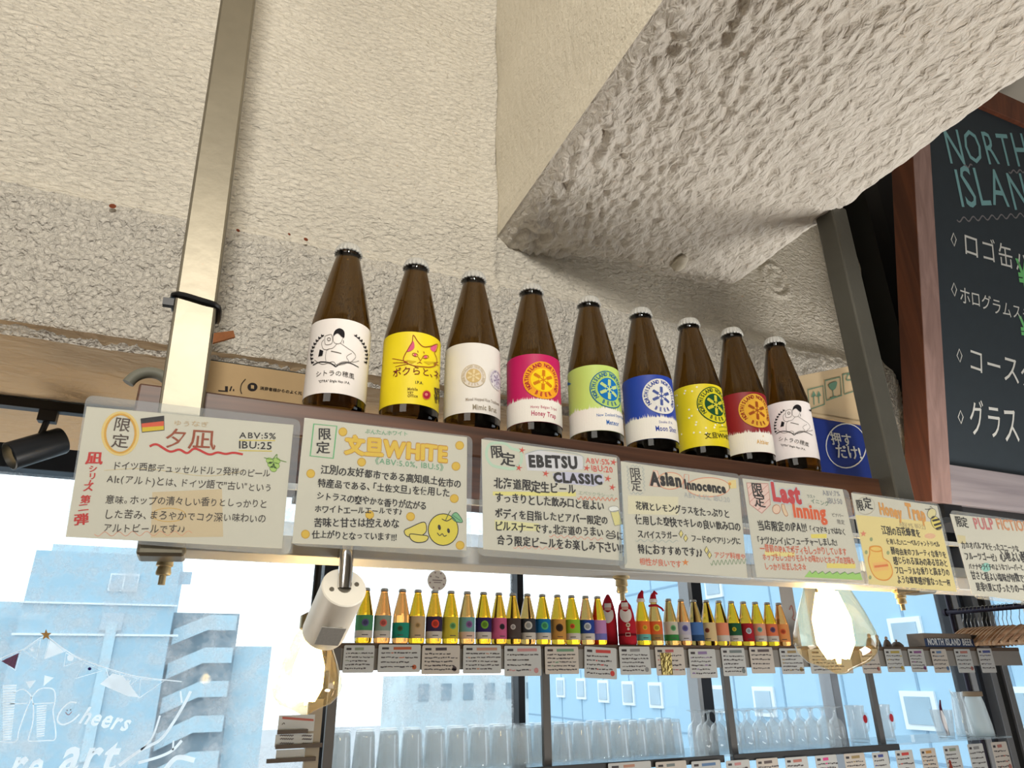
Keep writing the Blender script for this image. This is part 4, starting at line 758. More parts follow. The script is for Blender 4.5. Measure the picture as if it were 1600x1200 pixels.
pl = MB().box((0, 0, 0), (.021, .0006, .026), mat('rating_plate', (168, 168, 164), .5, var=.2, scale=500)).build('rating_label', sp)
toC = (CAM-cap).normalized(); outn = (toC-ax*toC.dot(ax)).normalized(); outn = (outn*.93+CR*.36).normalized(); outn = (outn-ax*outn.dot(ax)).normalized()
zx = ax.cross(outn); pl.matrix_local = Matrix.Translation(ax*.044+outn*.0197) @ Matrix((( -zx.x, -outn.x, -ax.x), (-zx.y, -outn.y, -ax.y), (-zx.z, -outn.z, -ax.z))).to_4x4()
bulb_glass = thin('bulb_glass', (.93, .885, .75), 1.9, .02, frost=.010, frostc=(1, .92, .7))
fil = mat('filament', (255, 220, 150), .4, var=0, emit=(255, 214, 140), es=60); brass2 = mat('bulb_cap', (150, 140, 110), .35, .8)
def bulb(px0, px1, w_px, label, y, en):
    top = aty(*px0, y); bot = aty(*px1, y); bot.x = top.x*.4+bot.x*.6; h = top.z-bot.z; a = aty(px1[0]-w_px/2, (px0[1]*.3+px1[1]*.7), y); c = aty(px1[0]+w_px/2, (px0[1]*.3+px1[1]*.7), y); r = w_px/2*((top*.3+bot*.7-CAM).dot(CF))/F
    o = empty('edison_bulb', (bot.x, y, bot.z), label, 'bulb', None)
    pr = [(0, 0), (.10, .002), (.22, .03), (.28, .05), (.72, .13), (.93, .23), (1.0, .34), (.97, .45), (.80, .68), (.60, .90), (.50, 1.02), (.36, 1.10)]
    MB().lathe([(k*r, z*h) for k, z in pr], bulb_glass, (0, 0, 0), 40).build('glass_envelope', o, smooth=60)
    mb = MB()
    for i in range(8):
        t = 2*PI*i/8; mb.tube([(.20*r*math.cos(t), .20*r*math.sin(t), .17*h), (.33*r*math.cos(t), .33*r*math.sin(t), .34*h), (.34*r*math.cos(t), .34*r*math.sin(t), .60*h), (.20*r*math.cos(t), .20*r*math.sin(t), .90*h)], [r*.06, r*.12, r*.12, r*.07], fil, 8)  # strands thickened so their shape imitates the bulb's overexposed white bloom
    mb.build('filament', o, smooth=60)
    MB().lathe([(0, .1*h), (.05*r, .11*h), (.08*r, .2*h), (.03*r, .22*h), (.03*r, .85*h), (.18*r, .9*h), (.28*r, 1.06*h), (0, 1.08*h)], mat('stem_glass', (236, 226, 200), .2, var=.02), (0, 0, 0), 16).build('stem', o, smooth=50)
    MB().lathe([(.36*r, 1.10*h), (.40*r, 1.11*h), (.40*r, 1.28*h), (.2*r, 1.33*h), (0, 1.33*h)], brass2, (0, 0, 0), 24).build('screw_cap', o, smooth=40)
    MB().tube([(0, 0, 1.33*h), (0, 0, 1.7065-bot.z)], .004, black, 8).build('cord', o)
    d = bpy.data.lights.new('bulb_light', 'POINT'); d.energy = en; d.color = (1, .80, .52); d.shadow_soft_size = .03; l = bpy.data.objects.new('bulb_light', d); COL.objects.link(l); l.parent = o; l.location = (0, 0, .5*h)
    return o
bulb((1301, 913), (1306, 1054), 124, 'big glowing clear filament bulb hanging under the sign with green grass', .765, 1.6)
bulb((487, 995), (476, 1117), 106, 'big glowing clear filament bulb below the white spotlight', .775, 1.4)
# ceiling track at left
YT = 1.12; zt = ZS-.004
tr = empty('lighting_track', (-.28, YT, zt), 'black lighting track along the tan soffit at left', 'track')
MB().box((-.42, YT, zt-.007), (.92, .018, .014), black).build('rail', tr, world=True, bevel=.001)
e0 = aty(98, 688, YT+.012); e1 = aty(15, 713, YT-.015); hx = aty(78, 640, YT).x
ts = empty('track_spotlight', (hx, YT, zt-.014), 'black cylinder spotlight hanging from the ceiling track at left', 'spotlight')
navyb = mat('black_lamp', (30, 36, 44), .38, .3, var=.05)
MB().box((hx, YT, zt-.021), (.023, .016, .018), black).build('adapter', ts, world=True, bevel=.001)
mid = e0*.72+e1*.28; mid.y = YT
MB().tube([(hx, YT, zt-.028), (hx-.003, YT, mid.z+.012), mid], .0045, black, 10).build('arm', ts, world=True, smooth=40)
a2 = (e1-e0); L = a2.length; mb = MB(); mb.lathe([(0, 0), (.0185, 0), (.0195, .002), (.0198, L), (.0180, L+.001), (.0168, L-.010), (.010, L-.014), (0, L-.014)], navyb, e0, 32, a2); mb.build('housing', ts, world=True, smooth=40)
MB().lathe([(0, L-.012), (.0095, L-.012), (.0095, L-.011), (0, L-.011)], lens, e0, 24, a2).build('lens', ts, world=True)
# ================================================================ far shelf along the window
YB = 2.68
bsw = mat('rack_wood', (96, 78, 62), .6, var=.15, scale=40); upr = mat('rack_upright', (100, 98, 96), .5, .3, var=.06)
t = empty('bottle_rack', (2.2, YB, 1.185), 'long double rack before the windows, small bottles above and glasses below', 'rack')
xz = lambda px, py, y=YB: aty(px, py, y)
zs = 1.616
MB().box((2.30, YB+.035, zs-.011), (3.72, .15, .018), bsw).build('bottle_shelf', t, world=True, bevel=.001)
MB().box((2.30, YB-.035, zs-.055), (3.72, .006, .075), mat('card_rail', (150, 146, 140), .6)).build('card_rail', t, world=True)
for px, py in ((857, 1130), (1144, 1110), (1374, 1110)):
    p = xz(px, py, YB-.05); MB().box((p.x, YB-.03, 1.36), (.032, .02, .50), upr).build('upright', t, world=True, bevel=.001)
p = xz(519, 1110, YB-.05); MB().box((p.x, YB-.03, 1.36), (.032, .02, .50), upr).build('upright', t, world=True, bevel=.001)
g_edge = mat('shelf_edge', (52, 52, 52), .5, var=.05); gsh = thin('shelf_glass', (.90, .95, .97), 1.4, .05, frost=.25, frostc=(.85, .92, .97))
zg = 1.196
MB().box((2.135, YB+.08, zg-.006), (3.47, .30, .008), gsh).build('glass_shelf', t, world=True)
for a, b_ in ((.6, 2.06), (2.11, 3.06)): MB().box(((a+b_)/2, YB-.075, zg-.016), (b_-a, .012, .026), g_edge).build('shelf_lip', t, world=True, bevel=.001)
# ---- small bottles
PS = [(r*.98, z*.95) for r, z in PROF]
amb = {k: amber('amber_'+k, c) for k, c in dict(y=(255, 184, 40), o=(255, 162, 84), b=(234, 164, 84), g=(252, 176, 50), d=(206, 150, 76)).items()}
def lab2(A, c1, c2, circ, zt, zb, split):
    u = .0305*2.0; A.poly([(-u, zb), (u, zb), (u, zt), (-u, zt)], c1, 1)
    if c2: A.poly([(-u, zb), (u, zb), (u, split), (-u, split)], c2, 2)
    if circ:
        co, du, rr = circ; A.ell((du, (split+zt)/2 if c2 else (zb+zt)/2+.006), rr, rr, co, 3, n=20).ell((du, (split+zt)/2 if c2 else (zb+zt)/2+.006), rr*.62, rr*.62, tuple(int(v*.75) for v in co), 4, n=16)
        A.stroke([(du-.010, zb+.010), (du+.012, zb+.010)], .003, (90, 84, 84), 4)
WH = (214, 206, 196)
SB = [(567, 'y', (84, 150, 106), WH, ((96, 92, 140), .004, .013), 'green and white label with a purple disc'),
      (596, 'o', (150, 170, 156), WH, ((222, 110, 100), .003, .013), 'grey-green label with a red disc'),
      (625, 'o', (44, 150, 128), None, ((80, 110, 80), -.002, .010), 'short teal label'),
      (650, 'y', (206, 178, 140), None, ((196, 160, 110), .004, .010), 'plain beige label'),
      (677, 'g', (62, 52, 84), WH, ((230, 80, 60), .006, .015), 'dark purple label and red disc'),
      (703, 'y', (214, 196, 70), None, ((120, 180, 110), .010, .012), 'yellow label with a green disc'),
      (729, 'b', (120, 170, 170), (226, 196, 180), ((146, 106, 160), .010, .013), 'teal label with a mauve disc'),
      (755, 'y', (58, 44, 100), WH, ((130, 180, 60), .006, .015), 'indigo label with a lime disc'),
      (779.5, 'g', (206, 100, 140), None, ((60, 52, 60), .014, .011), 'pink label with a black figure'),
      (802, 'g', (84, 72, 68), None, ((206, 200, 196), .000, .010), 'dark brown label with a small white disc'),
      (825, 'b', (60, 62, 68), WH, ((206, 206, 200), .003, .016), 'charcoal label with a white mark'),
      (849, 'y', (30, 116, 176), WH, ((90, 186, 130), .008, .015), 'sky blue label with a green disc'),
      (873, 'g', (206, 150, 76), None, ((70, 52, 40), .006, .015), 'orange-brown label with a black disc'),
      (895.5, 'y', (150, 196, 60), WH, ((226, 106, 60), .000, .010), 'bright lime label with a red dot'),
      (918, 'b', (44, 70, 150), WH, ((206, 212, 224), .004, .015), 'navy label with a white mark'),
      (937, 'y', (196, 140, 190), (120, 120, 190), None, 'pink to violet label'),
      (1006, 'y', (240, 120, 60), (110, 190, 180), ((236, 190, 60), .010, .010), 'orange and teal label, red hat'),
      (1026, 'b', (230, 110, 60), (170, 130, 80), ((226, 200, 70), .006, .014), 'orange label, red hat and scarf'),
      (1050, 'd', (212, 206, 186), (60, 140, 70), ((110, 176, 120), .012, .012), 'cream and green label'),
      (1070, 'o', (196, 190, 206), (206, 200, 206), ((110, 110, 176), .008, .013), 'lavender label with a blue disc'),
      (1090, 'd', (84, 126, 190), (50, 80, 120), None, 'blue seascape label'),
      (1110, 'g', (226, 200, 150), None, ((150, 76, 56), -.008, .010), 'cream label with a maroon disc'),
      (1130, 'g', (240, 150, 116), WH, None, 'salmon label with white base'),
      (1150, 'y', (40, 96, 66), WH, ((220, 210, 60), .000, .009), 'dark green label with a yellow drop'),
      (1169, 'g', (176, 40, 50), None, ((196, 206, 220), .010, .013), 'red label with a white blob'),
      (1188, 'y', (240, 170, 140), WH, ((130, 190, 180), .006, .011), 'peach label with a turquoise disc'),
      (1207, 'y', (236, 130, 90), WH, ((110, 84, 120), .010, .012), 'coral label with a plum disc'),
      (1225, 'o', (240, 160, 96), None, ((226, 106, 70), .004, .012), 'all orange label, rightmost')]
sg = {}; caps = None
red = mat('felt_red', (186, 26, 44), .9, var=.1, scale=200); furw = mat('felt_white', (236, 228, 224), .9, var=.05)
for px, gk, c1, c2, circ, lab in SB:
    x = aty(px, 1004, YB).x; b = empty('beer_bottle', (x, YB, zs-.0015), 'small amber bottle on the far shelf with '+lab, 'bottle', 'small bottles lined up before the window')
    if gk not in sg: sg[gk] = MB().lathe(PS, amb[gk], n=36).build('glass_body', b, smooth=50)
    else: c = sg[gk].copy(); COL.objects.link(c); c.parent = b
    if caps is None: mb = MB(); mb.lathe([(r, z*.95) for r, z in CAP], capm, n=28); caps = mb.build('bottle_cap', b, smooth=50)
    elif not (px in (1006, 1026)): c = caps.copy(); COL.objects.link(c); c.parent = b
    fa = math.atan2(-x, YB); S = CylS(b.location, .0309); S.step = .006; _at = S.at
    S.at = (lambda u, v, h, S=S, fa=fa: S.c+Vector((math.sin(u/S.r+fa)*(S.r+h), -math.cos(u/S.r+fa)*(S.r+h), v)))
    A = Art(S, None, int(px)); lab2(A, c1, c2, circ, .096 if 'short' not in lab else .072, .018, .043); A.build('label', b, .0002, .0002)
    if px in (1006, 1026):
        MB().lathe([(.0175, .176), (.0185, .183), (.0165, .19), (0, .19)], furw, n=18).build('hat_brim', b, smooth=50)
        MB().tube([(0, 0, .186), (.003, 0, .205), (.012, 0, .222), (.024 if px == 1026 else .008, 0, .224 if px == 1006 else .212)], [.0155, .012, .006, .004], red, 12).build('hat', b, smooth=50)
        if px == 1026: MB().tube([(.018*math.cos(q), .018*math.sin(q), .162) for q in [2*PI*i/16 for i in range(16)]], .005, red, 8, True).tube([(.014, -.014, .160), (.028, -.02, .150), (.036, -.02, .140)], .0045, red, 8).build('scarf', b, smooth=50)
def santa(px, hgt, lean, lab, belt):
    x = aty(px, 1004, YB).x; yo = YB if belt else YB+.055; x = x*yo/YB
    o = empty('bottle_cover', (x, yo, zs-.0015), lab, 'bottle cover')
    mb = MB(); mb.lathe([(0, 0), (.036, 0), (.0385, .01), (.0375, .09), (.034, .125), (.026, .16), (.017, hgt-.02), (.006, hgt), (0, hgt+.002)], red, n=28); q = mb.build('red_sleeve', o, smooth=60)
    for v in q.data.vertices: v.co.x += lean*max(0, v.co.z-.1)
    S = CylS(o.location, .038); S.step = .006; fa = math.atan2(-x, YB)
    prof = lambda z: .0385 if z < .09 else .0385+(.0275-.0385)*(z-.09)/.07 if z < .16 else .0275+(.018-.0275)*(z-.16)/.03
    S.at = lambda u, v, h: S.c+Vector((math.sin(u/.038+fa)*(prof(v)+h)+lean*max(0, v-.1), -math.cos(u/.038+fa)*(prof(v)+h), v))
    A = Art(S, None, 1); sk = (222, 170, 160)
    A.poly([(-.020, .152), (.020, .152), (.022, .170), (-.022, .170)], (236, 228, 224), 1).poly([(-.018, .140), (.018, .140), (.018, .153), (-.018, .153)], sk, 1).curve([(-.024, .142), (-.030, .12), (-.018, .098), (0, .088), (.018, .098), (.030, .12), (.024, .142), (0, .132)], 'fill', (236, 228, 224), 2, True)
    if belt: A.ell((.006, .078), .009, .009, (226, 206, 180), 2).ell((.006, .078), .005, .005, (150, 120, 90), 3).ell((.006, .062), .005, .005, (226, 206, 190), 2).poly([(-.05, .036), (.05, .036), (.05, .044), (-.05, .044)], (110, 14, 26), 2).stroke([(-.006, .034), (.012, .034), (.012, .046), (-.006, .046)], .0025, (226, 210, 196), 3, True)
    A.build('face_and_beard', o, .0006, .0002)
santa(952, .208, .06, 'narrow red bottle cover with white beard, left of the red pair', False)
santa(981, .192, -.05, 'wide red bottle cover with white beard and belt, right of the red pair', True)
# ---- cards
cardm = mat('card_paper', (206, 208, 206), .75, var=.05, scale=30); cardg = mat('card_warm', (212, 204, 194), .75, var=.05, scale=30)
def card(px0, px1, py0, py1, y, lab, seed, tint, tilt=0, group='small cards under the bottle shelf'):
    a = aty(px0, py0, y); b_ = aty(px1, py1, y); w, h = b_.x-a.x, a.z-b_.z; cx = (a.x+b_.x)/2
    o = empty('menu_card', (cx, y, b_.z), lab, 'card', group, (0, R(tilt), 0)); rd = random.Random(seed)
    MB().prism([(u, 0, v) for u, v in rounded([(-w/2, 0), (w/2, 0), (w/2, h), (-w/2, h)], .006)], (0, .0012, 0), cardm if seed % 3 else cardg).build('card', o)
    A = Art(PlaneS((cx, y, b_.z), (1, 0, 0), (0, 0, 1)), None, seed); dk = (92, 88, 90)
    A.stroke([(-w*.42, h*.86), (-w*.26, h*.86)], h*.08, (80, 76, 78), 1); A.stroke([(-w*.15, h*.86), (w*rd.uniform(.1, .4), h*.87)], h*.10, tint, 1)
    n = rd.choice((4, 5, 5))
    for i in range(n):
        v = h*(.70-.135*i*5/n); x = -w*.43; e = w*rd.uniform(.15, .44)
        while x < e: l = w*rd.uniform(.03, .13); A.stroke([(x, v+h*rd.uniform(-.01, .01)), (x+l*.5, v+h*rd.uniform(-.02, .02)), (x+l, v+h*rd.uniform(-.01, .01))], h*rd.uniform(.028, .05), dk if rd.random() > .08 else tint, 1); x += l+w*rd.uniform(.008, .03)
    if rd.random() > .6: A.ell((w*.36, h*.18), h*.09, h*.09, tint, 1, n=12)
    A.build('writing', o, .0003, .0001); return o
TN = [(150, 160, 140), (196, 110, 80), (90, 80, 84), (196, 150, 130), (206, 150, 150), (120, 160, 130), (206, 84, 80), (150, 150, 150), (190, 110, 110), (150, 130, 170), (130, 140, 140), (110, 100, 100), (170, 150, 110), (200, 150, 90), (180, 120, 110), (190, 170, 90), (150, 100, 150), (110, 140, 180), (190, 130, 120), (90, 100, 160)]
under = ['behind the white spotlight', 'under the second and third small bottles', 'under the dark purple label bottle', 'under the indigo label bottle', 'under the dark brown and charcoal label bottles', 'under the black disc bottle', 'with red heading, tilted, under the navy label bottle', 'under the wide red bottle cover', 'with shiny gold glare under the hatted bottles', 'under the blue seascape bottle', 'under the dark green label bottle', 'under the red label bottle', 'under the last orange bottle', 'behind the big filament bulb', 'right of the filament bulb, first in the gap', 'below the leftmost little figurine', 'below the rightmost little figurine', 'with pointed lower edge below the printed crate', 'below the right half of the printed crate', 'at the right end of the bottle shelf']
for i, (a, b_, c, d) in enumerate(((538, 583, 1008, 1051), (592, 656, 1007, 1050), (660, 718, 1008, 1053), (724, 783, 1008, 1052), (788, 846, 1009, 1056), (851, 905, 1010, 1053), (911, 964, 1011, 1060), (967, 1018, 1010, 1054), (1023, 1072, 1011, 1055), (1075, 1122, 1014, 1059), (1126, 1168, 1012, 1056), (1170, 1212, 1011, 1052), (1217, 1258, 1013, 1053), (1262, 1334, 1014, 1052), (1342, 1378, 1014, 1052), (1381, 1415, 1014, 1050), (1418, 1450, 1014, 1050), (1453, 1486, 1014, 1051), (1490, 1524, 1014, 1051), (1526, 1558, 1013, 1051))):
    o = card(a, b_, c, d, YB-.045-.004*(i % 2), 'small handwritten card '+under[i], 100+i, TN[i], 3 if i == 6 else 0)
    if i == 8: MB().box((-.022, -.002, .045), (.055, .0012, .085), mat('gold_glare_film', (206, 180, 110), .12, .9, var=.3, scale=90, bump=.9, bscale=60)).build('gold_glare_strip', o)  # gold metal strip stands in for the glare on this card
yl2 = YB-.09
lows = [(950, 1020, 1193, 1232), (1024, 1076, 1191, 1232), (1080, 1130, 1190, 1232), (1134, 1176, 1189, 1230), (1181, 1221, 1186, 1228), (1226, 1268, 1184, 1226), (1273, 1314, 1181, 1224), (1318, 1358, 1178, 1220), (1362, 1395, 1176, 1218), (1398, 1434, 1173, 1216), (1437, 1470, 1170, 1212), (1473, 1508, 1166, 1210), (1511, 1546, 1163, 1208), (1548, 1584, 1160, 1206)]
names = ['leftmost under the pint glasses', 'second under the pint glasses', 'third under the pint glasses', 'under the left upright beside the stemmed glasses', 'first fully under the stemmed glasses', 'second under the stemmed glasses', 'third under the stemmed glasses, with pink heading', 'under the right end of the stemmed glasses', 'under the upright beside the mugs', 'with red heading under the mugs', 'with olive heading right of the mugs', 'with a small red figure drawn on it', 'below the frosted jugs', 'at the right end of the glass shelf']
for i, (a, b_, c, d) in enumerate(lows):
    o = card(a, b_, c, d, yl2-.003*(i % 2), 'small handwritten card '+names[i], 200+i, TN[(i*7+3) % 20] if i != 6 else (226, 90, 150), 0, 'small cards under the glass shelf')
    if i == 11: A = Art(PlaneS(o.location, (1, 0, 0), (0, 0, 1)), None, 1); A.ell((-.03, .055), .008, .010, (150, 60, 50), 3).poly([(-.045, .02), (-.015, .02), (-.022, .048), (-.038, .048)], (150, 70, 56), 3); A.build('figure', o, .0003, .0001)
# ---- glasses
gl = thin('drinking_glass', (.96, .98, .985), 1.75, .02, frost=.24, frostc=(1, 1, 1))  # white frost put into the clear glass imitates bright window glare
pint = [(.0, .132), (.030, .132), (.0325, .130), (.034, .115), (.0405, .012), (.041, .004), (.0405, 0), (.0385, 0), (.038, .012), (.031, .118), (0, .121)]
tulip = [(.028, 0), (.0295, 0), (.033, .028), (.0355, .05), (.034, .075), (.026, .098), (.010, .112), (.006, .120), (.006, .140), (.012, .150), (.031, .156), (.032, .158), (0, .160)]
pm = stm = None
rd = random.Random(2)
def put(name, mesh_src, prof, x, y, lab, grp, part):
    global pm, stm
    if mesh_src is None:
        o = tag(MB().lathe(prof, gl, n=28).build(name, smooth=50), lab, 'glass', grp)
    else: o = mesh_src.copy(); COL.objects.link(o)
    o.location = (x, y, zg-.0015); o.rotation_euler = (0, 0, rd.uniform(0, 6)); return o
for row in range(2):
    for i in range(17):
        x = .52+.0862*i+(row % 2)*.02
        o = put('pint_glass', pm, pint, x, YB+.033+.09*row, 'clear pint glass upside down in the crowded rows on the glass shelf', 'upturned pint glasses', None); pm = pm or o
for row in range(2):
    for i in range(11):
        x = 2.055+.0755*i+row*.02
        o = put('tulip_glass', stm, tulip, x, YB+.03+.084*row, 'clear stemmed tulip glass upside down on the glass shelf right of the pints', 'upturned tulip glasses', None); stm = stm or o
mugp = [(0, 0), (.040, 0), (.043, .004), (.041, .03), (.040, .14), (.043, .158), (.041, .158), (.038, .14), (.038, .012), (0, .012)]
for px, lab in ((1358, 'left of the two clear mugs with red badges on the glass shelf'), (1400, 'right of the two clear mugs with red badges on the glass shelf')):
    p = aty(px, 1160, YB); o = empty('beer_mug', (p.x, YB+.05, zg-.0015), lab, 'mug', 'mugs with red badges')
    MB().lathe(mugp, gl, n=28).build('mug_body', o, smooth=50)
    MB().tube([(.040, 0, .125), (.068, 0, .12), (.074, 0, .085), (.066, 0, .05), (.040, 0, .04)], .006, gl, 8).build('handle', o, smooth=50)
    MB().lathe([(0, 0), (.017, 0), (.018, .002), (0, .003)], mat('badge_red', (214, 50, 64), .5), (.012, -.0405, .10), 18, (.25, -1, 0)).build('badge', o)
p = aty(1482, 1140, YB); o = empty('mixing_glass', (p.x, YB+.02, zg-.0015), 'wide clear tumbler holding a dark red stirrer on the glass shelf', 'glass')
MB().lathe([(0, 0), (.036, 0), (.038, .005), (.052, .125), (.050, .125), (.035, .010), (0, .010)], gl, n=28).build('tumbler', o, smooth=50)
MB().tube([(.018, 0, .012), (.004, 0, .09), (.004, 0, .14), (.014, 0, .17)], [.008, .010, .006, .003], mat('stirrer_red', (96, 26, 56), .4), 8).build('stirrer', o, smooth=50)
frost = thin('frosted', (.92, .96, .97), 1.4, .2, frost=.72, frostc=(.93, .97, .98))
for px, s_, lab in ((1510, .82, 'slim frosted jug with spout, left of the big white jug'), (1535, 1.12, 'big frosted white jug with a wooden collar at the shelf end')):
    p = aty(px, 1150, YB+.02); o = empty('glass_jug', (p.x, YB+.02, zg-.0015), lab, 'jug')
    MB().lathe([(k*s_, z) for k, z in ((0, 0), (.050, 0), (.052, .004), (.050, .05), (.040, .15), (.033, .185), (.036, .205), (.034, .205), (.031, .185), (.038, .15), (.047, .05), (.048, .01), (0, .01))], frost if s_ > 1 else gl, n=30).build('jug_body', o, smooth=50)
    if s_ > 1: MB().lathe([(.039*s_, .182), (.042*s_, .184), (.042*s_, .204), (.039*s_, .206)], mat('collar_wood', (150, 130, 106), .6), n=30).build('collar', o, smooth=50)
    else: MB().prism([(-.030, -.006, .19), (-.052, 0, .215), (-.030, .006, .19), (-.028, 0, .175)], (.004, 0, .006), gl).build('spout', o)
# ---- crate, figurines, hangers
p = aty(1442, 1012, YB-.02); q = aty(1516, 1012, YB-.02); w = q.x-p.x; crw = mat('crate_wood', (136, 120, 106), .7, var=.1, scale=60)
o = empty('display_crate', ((p.x+q.x)/2, YB-.02, zs-.0015), 'small wooden crate with a dark printed front strip on the far shelf at right', 'crate')
MB().box((0, .03, .034), (w, .10, .064), crw).build('crate_body', o, bevel=.002); MB().box((.02+w/2, .02, .032), (.10, .05, .060), mat('dark_crate', (70, 64, 62), .7)).build('crate_end', o, bevel=.002)
MB().box((0, -.022, .020), (w+.004, .006, .038), mat('crate_strip', (44, 62, 100), .6)).build('name_strip', o)
A = Art(PlaneS((o.location.x, o.location.y-.0251, o.location.z), (1, 0, 0), (0, 0, 1)), None, 1); A.text('NORTH ISLAND BEER', (-w*.47, .009), (w*.47, .009), (220, 224, 228), 1.45, .04, 0); A.build('crate_lettering', o, .0004)
fm = mat('resin', (128, 112, 100), .6, var=.35, scale=60)
for j, (px, lab) in enumerate(((1361, 'tall seated figurine beside the filament bulb'), (1373, 'slim standing figurine, second of the little row'), (1387, 'plump figurine, third of the little row'), (1402, 'low reclining figurine, last of the little row'))):
    x = aty(px, 1010, YB).x; o = empty('figurine', (x, YB, zs-.0015), lab, 'figurine', 'tiny figurines on the far shelf'); h = (.062, .058, .050, .036)[j]; wd = (.022, .014, .02, .03)[j]
    MB().lathe([(0, 0), (wd, 0), (wd*1.02, .006), (wd*.75, h*.45), (wd*.45, h*.66), (0, h*.68)], fm, n=14).build('torso', o, smooth=60); MB().lathe([(0, h*.64), (h*.13, h*.70), (h*.15, h*.84), (h*.1, h*.96), (0, h)], mat('resin_pale', (190, 160, 140), .6, var=.2, scale=80), n=12).build('head', o, smooth=60)
rp = mat('rack_black', (40, 34, 50), .45, .4, var=.1)
hx = aty(1480, 957, 2.88).x; hz = aty(1480, 957, 2.88).z
rk = empty('hanger_rack', (hx, 2.40, .0), 'dark pipe clothes rail above the printed crate at right', 'clothes rail')
MB().tube([(hx, 2.885, hz), (hx, 1.6, hz)], .015, rp, 14).build('rail', rk, world=True, smooth=40)
MB().tube([(hx, 2.86, .002), (hx, 2.86, 2.25)], .011, rp, 12).build('leg', rk, world=True, smooth=40); MB().tube([(hx, 1.64, .012), (hx, 1.64, hz)], .013, rp, 12).build('leg', rk, world=True, smooth=40)
MB().lathe([(.0175, 0), (.021, .002), (.021, .016), (.0175, .018)], rp, (hx, 2.897, hz), 16, (0, -1, 0)).build('end_cap', rk, world=True, smooth=40)
hw = wood('hanger_wood', (206, 160, 124), (232, 196, 160), 0, .5, .4)
def hanger():
    o = empty('coat_hanger', (hx, 2.5, hz), 'pale wooden coat hanger on the dark pipe rail at right', 'hanger', 'wooden hangers on the rail')
    up = []; lo = []
    for i in range(17):
        x = -.20+.40*i/16; z = -.088-.085*(abs(x)/.20)**1.35; up.append((x, -.006, z)); lo.append((x, -.006, z-.028+.010*(abs(x)/.2)))
    MB().prism(up+lo[::-1], (0, .012, 0), hw).build('yoke', o, bevel=.003)
    MB().tube([(-.17, 0, -.182), (.17, 0, -.182)], .0055, hw, 8).build('bar', o, smooth=40)
    MB().tube([(0, 0, -.092), (0, 0, -.055), (.012, 0, -.038), (.0205, 0, -.018), (.0212, 0, 0), (.0145, 0, .0150), (0, 0, .0208), (-.014, 0, .0152), (-.0205, 0, .002)], .0018, chrome, 6).build('hook', o, smooth=40)
    return o
h0 = hanger(); rd = random.Random(8); yy = 2.80
for i in range(17):
    o = h0 if i == 0 else copy_tree(h0); o.location = (hx, yy, hz); o.rotation_euler = (0, rd.uniform(-.02, .02), rd.uniform(-.03, .03)); yy -= .0225 if i < 12 else .045
# round tag, white strip with stains, small menu stand
p = aty(683, 907, 2.62); c0 = aty(668, 907, 2.62); rr = (p.x-c0.x)
o = empty('round_tag', (p.x, 2.62, p.z), 'round white spotted paper tag hanging before the bright window', 'tag')
MB().lathe([(0, -.001), (rr, -.001), (rr, .001), (0, .001)], mat('tag_paper', (214, 208, 200), .8, var=.03), (0, 0, 0), 32, (0, -1, 0)).build('disc', o)
A = Art(PlaneS(o.location, (1, 0, 0), (0, 0, 1)), None, 1)
for i in range(8): a = 2*PI*i/8+.3; A.ell((rr*.78*math.cos(a), rr*.78*math.sin(a)), rr*.09, rr*.09, (150, 130, 130), 1, n=10)
A.text('The', (-rr*.2, rr*.22), (rr*.2, rr*.22), (130, 116, 116), 1.2, .02, 0).stroke([(-rr*.5, rr*.02), (rr*.55, rr*.02)], rr*.10, (140, 126, 126), 1).stroke([(-rr*.35, -rr*.2), (rr*.4, -rr*.2)], rr*.09, (150, 136, 136), 1); A.build('print', o, .0012)
MB().box((0, .002, rr+.08), (.014, .002, .18), mat('ribbon', (150, 150, 146), .7)).build('ribbon', o)
a = aty(1234, 960, 2.80)
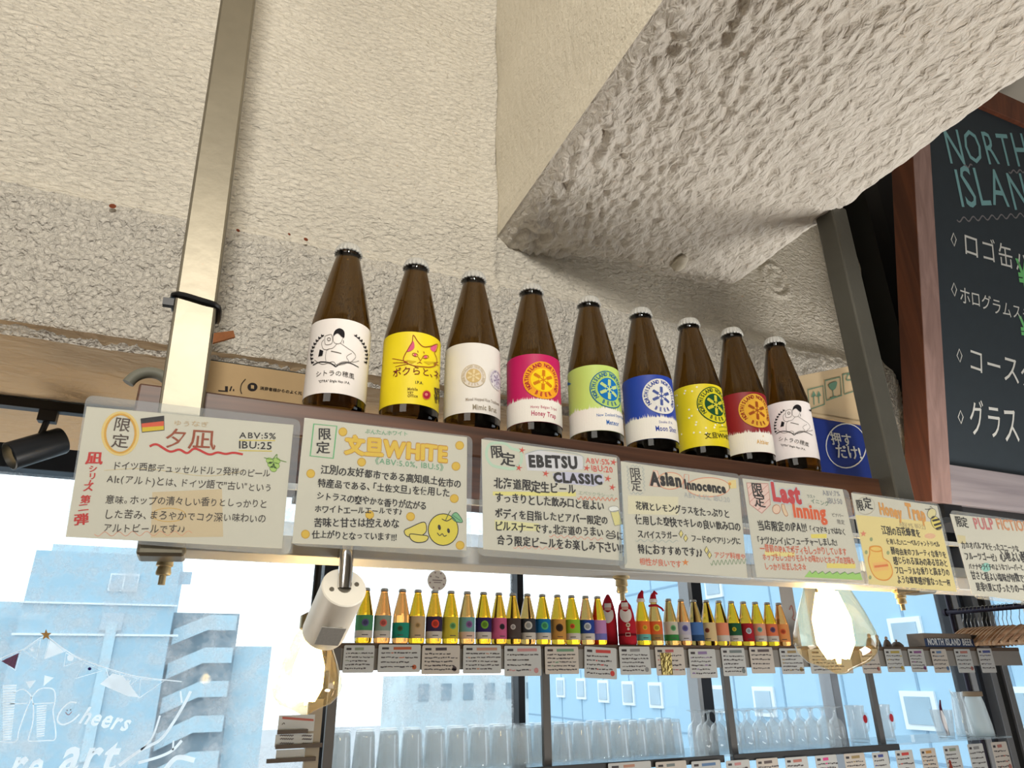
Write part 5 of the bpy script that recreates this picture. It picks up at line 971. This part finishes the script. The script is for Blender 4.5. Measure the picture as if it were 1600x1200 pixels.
o = empty('hanging_banner', (a.x, 2.80, 1.62), 'narrow off-white stained hanging strip behind the last orange bottle', 'banner')
MB().box((.0, 0, .30), (.085, .004, .62), mat('banner_cloth', (204, 198, 192), .85, var=.05, scale=20)).build('cloth', o)
A = Art(PlaneS((a.x, 2.797, 1.62), (1, 0, 0), (0, 0, 1)), None, 1); A.curve([(.0, .17), (.018, .19), (.024, .15), (.01, .13), (.028, .12)], .006, (196, 140, 130), 1); A.build('stain', o, .0005)
p = aty(465, 1122, 2.0)
o = empty('menu_stand', (p.x, 2.0, .84), 'small slatted stand with printed menu sheets below the left filament bulb', 'stand')
slat = mat('slat_wood', (92, 82, 74), .6, var=.1, scale=60); sheet = mat('menu_sheet', (206, 210, 210), .7, var=.03)
a = aty(490, 1150, 2.0); MB().box((a.x, 2.012, 1.15), (.035, .02, .60), mat('stand_post', (168, 158, 140), .6)).build('post', o, world=True)
for px0, px1, py in ((433, 480, 1144), (430, 502, 1167), (416, 492, 1189)):
    a, b_ = aty(px0, py, 2.0), aty(px1, py, 2.0); MB().box(((a.x+b_.x)/2, 1.994, a.z), (b_.x-a.x, .012, .009), slat).build('slat', o, world=True)
for px0, px1, py0, py1 in ((436, 490, 1118, 1142), (431, 488, 1148, 1165), (432, 474, 1172, 1187)):
    a, b_ = aty(px0, py0, 2.0), aty(px1, py1, 2.0); MB().box(((a.x+b_.x)/2, 2.0, (a.z+b_.z)/2), (b_.x-a.x, .003, a.z-b_.z), sheet).build('menu_sheet', o, world=True)
A = Art(PlaneS((0, 1.998, 0), (1, 0, 0), (0, 0, 1)), (400, 1020, 6.667), 3)
A.poly([(275, 665), (600, 690), (600, 712), (275, 690)], (190, 110, 100), 1).curve([(270, 750), (290, 730), (300, 745)], 6, K, 2)
for y in (860, 895, 940): A.wave((250, y), (390, y+4), 6, 6, 8, (110, 106, 110), 1).wave((480, y+2), (580, y+6), 6, 5, 8, (110, 106, 110), 1)
A.build('print', o, .0004)
glyphs_done()
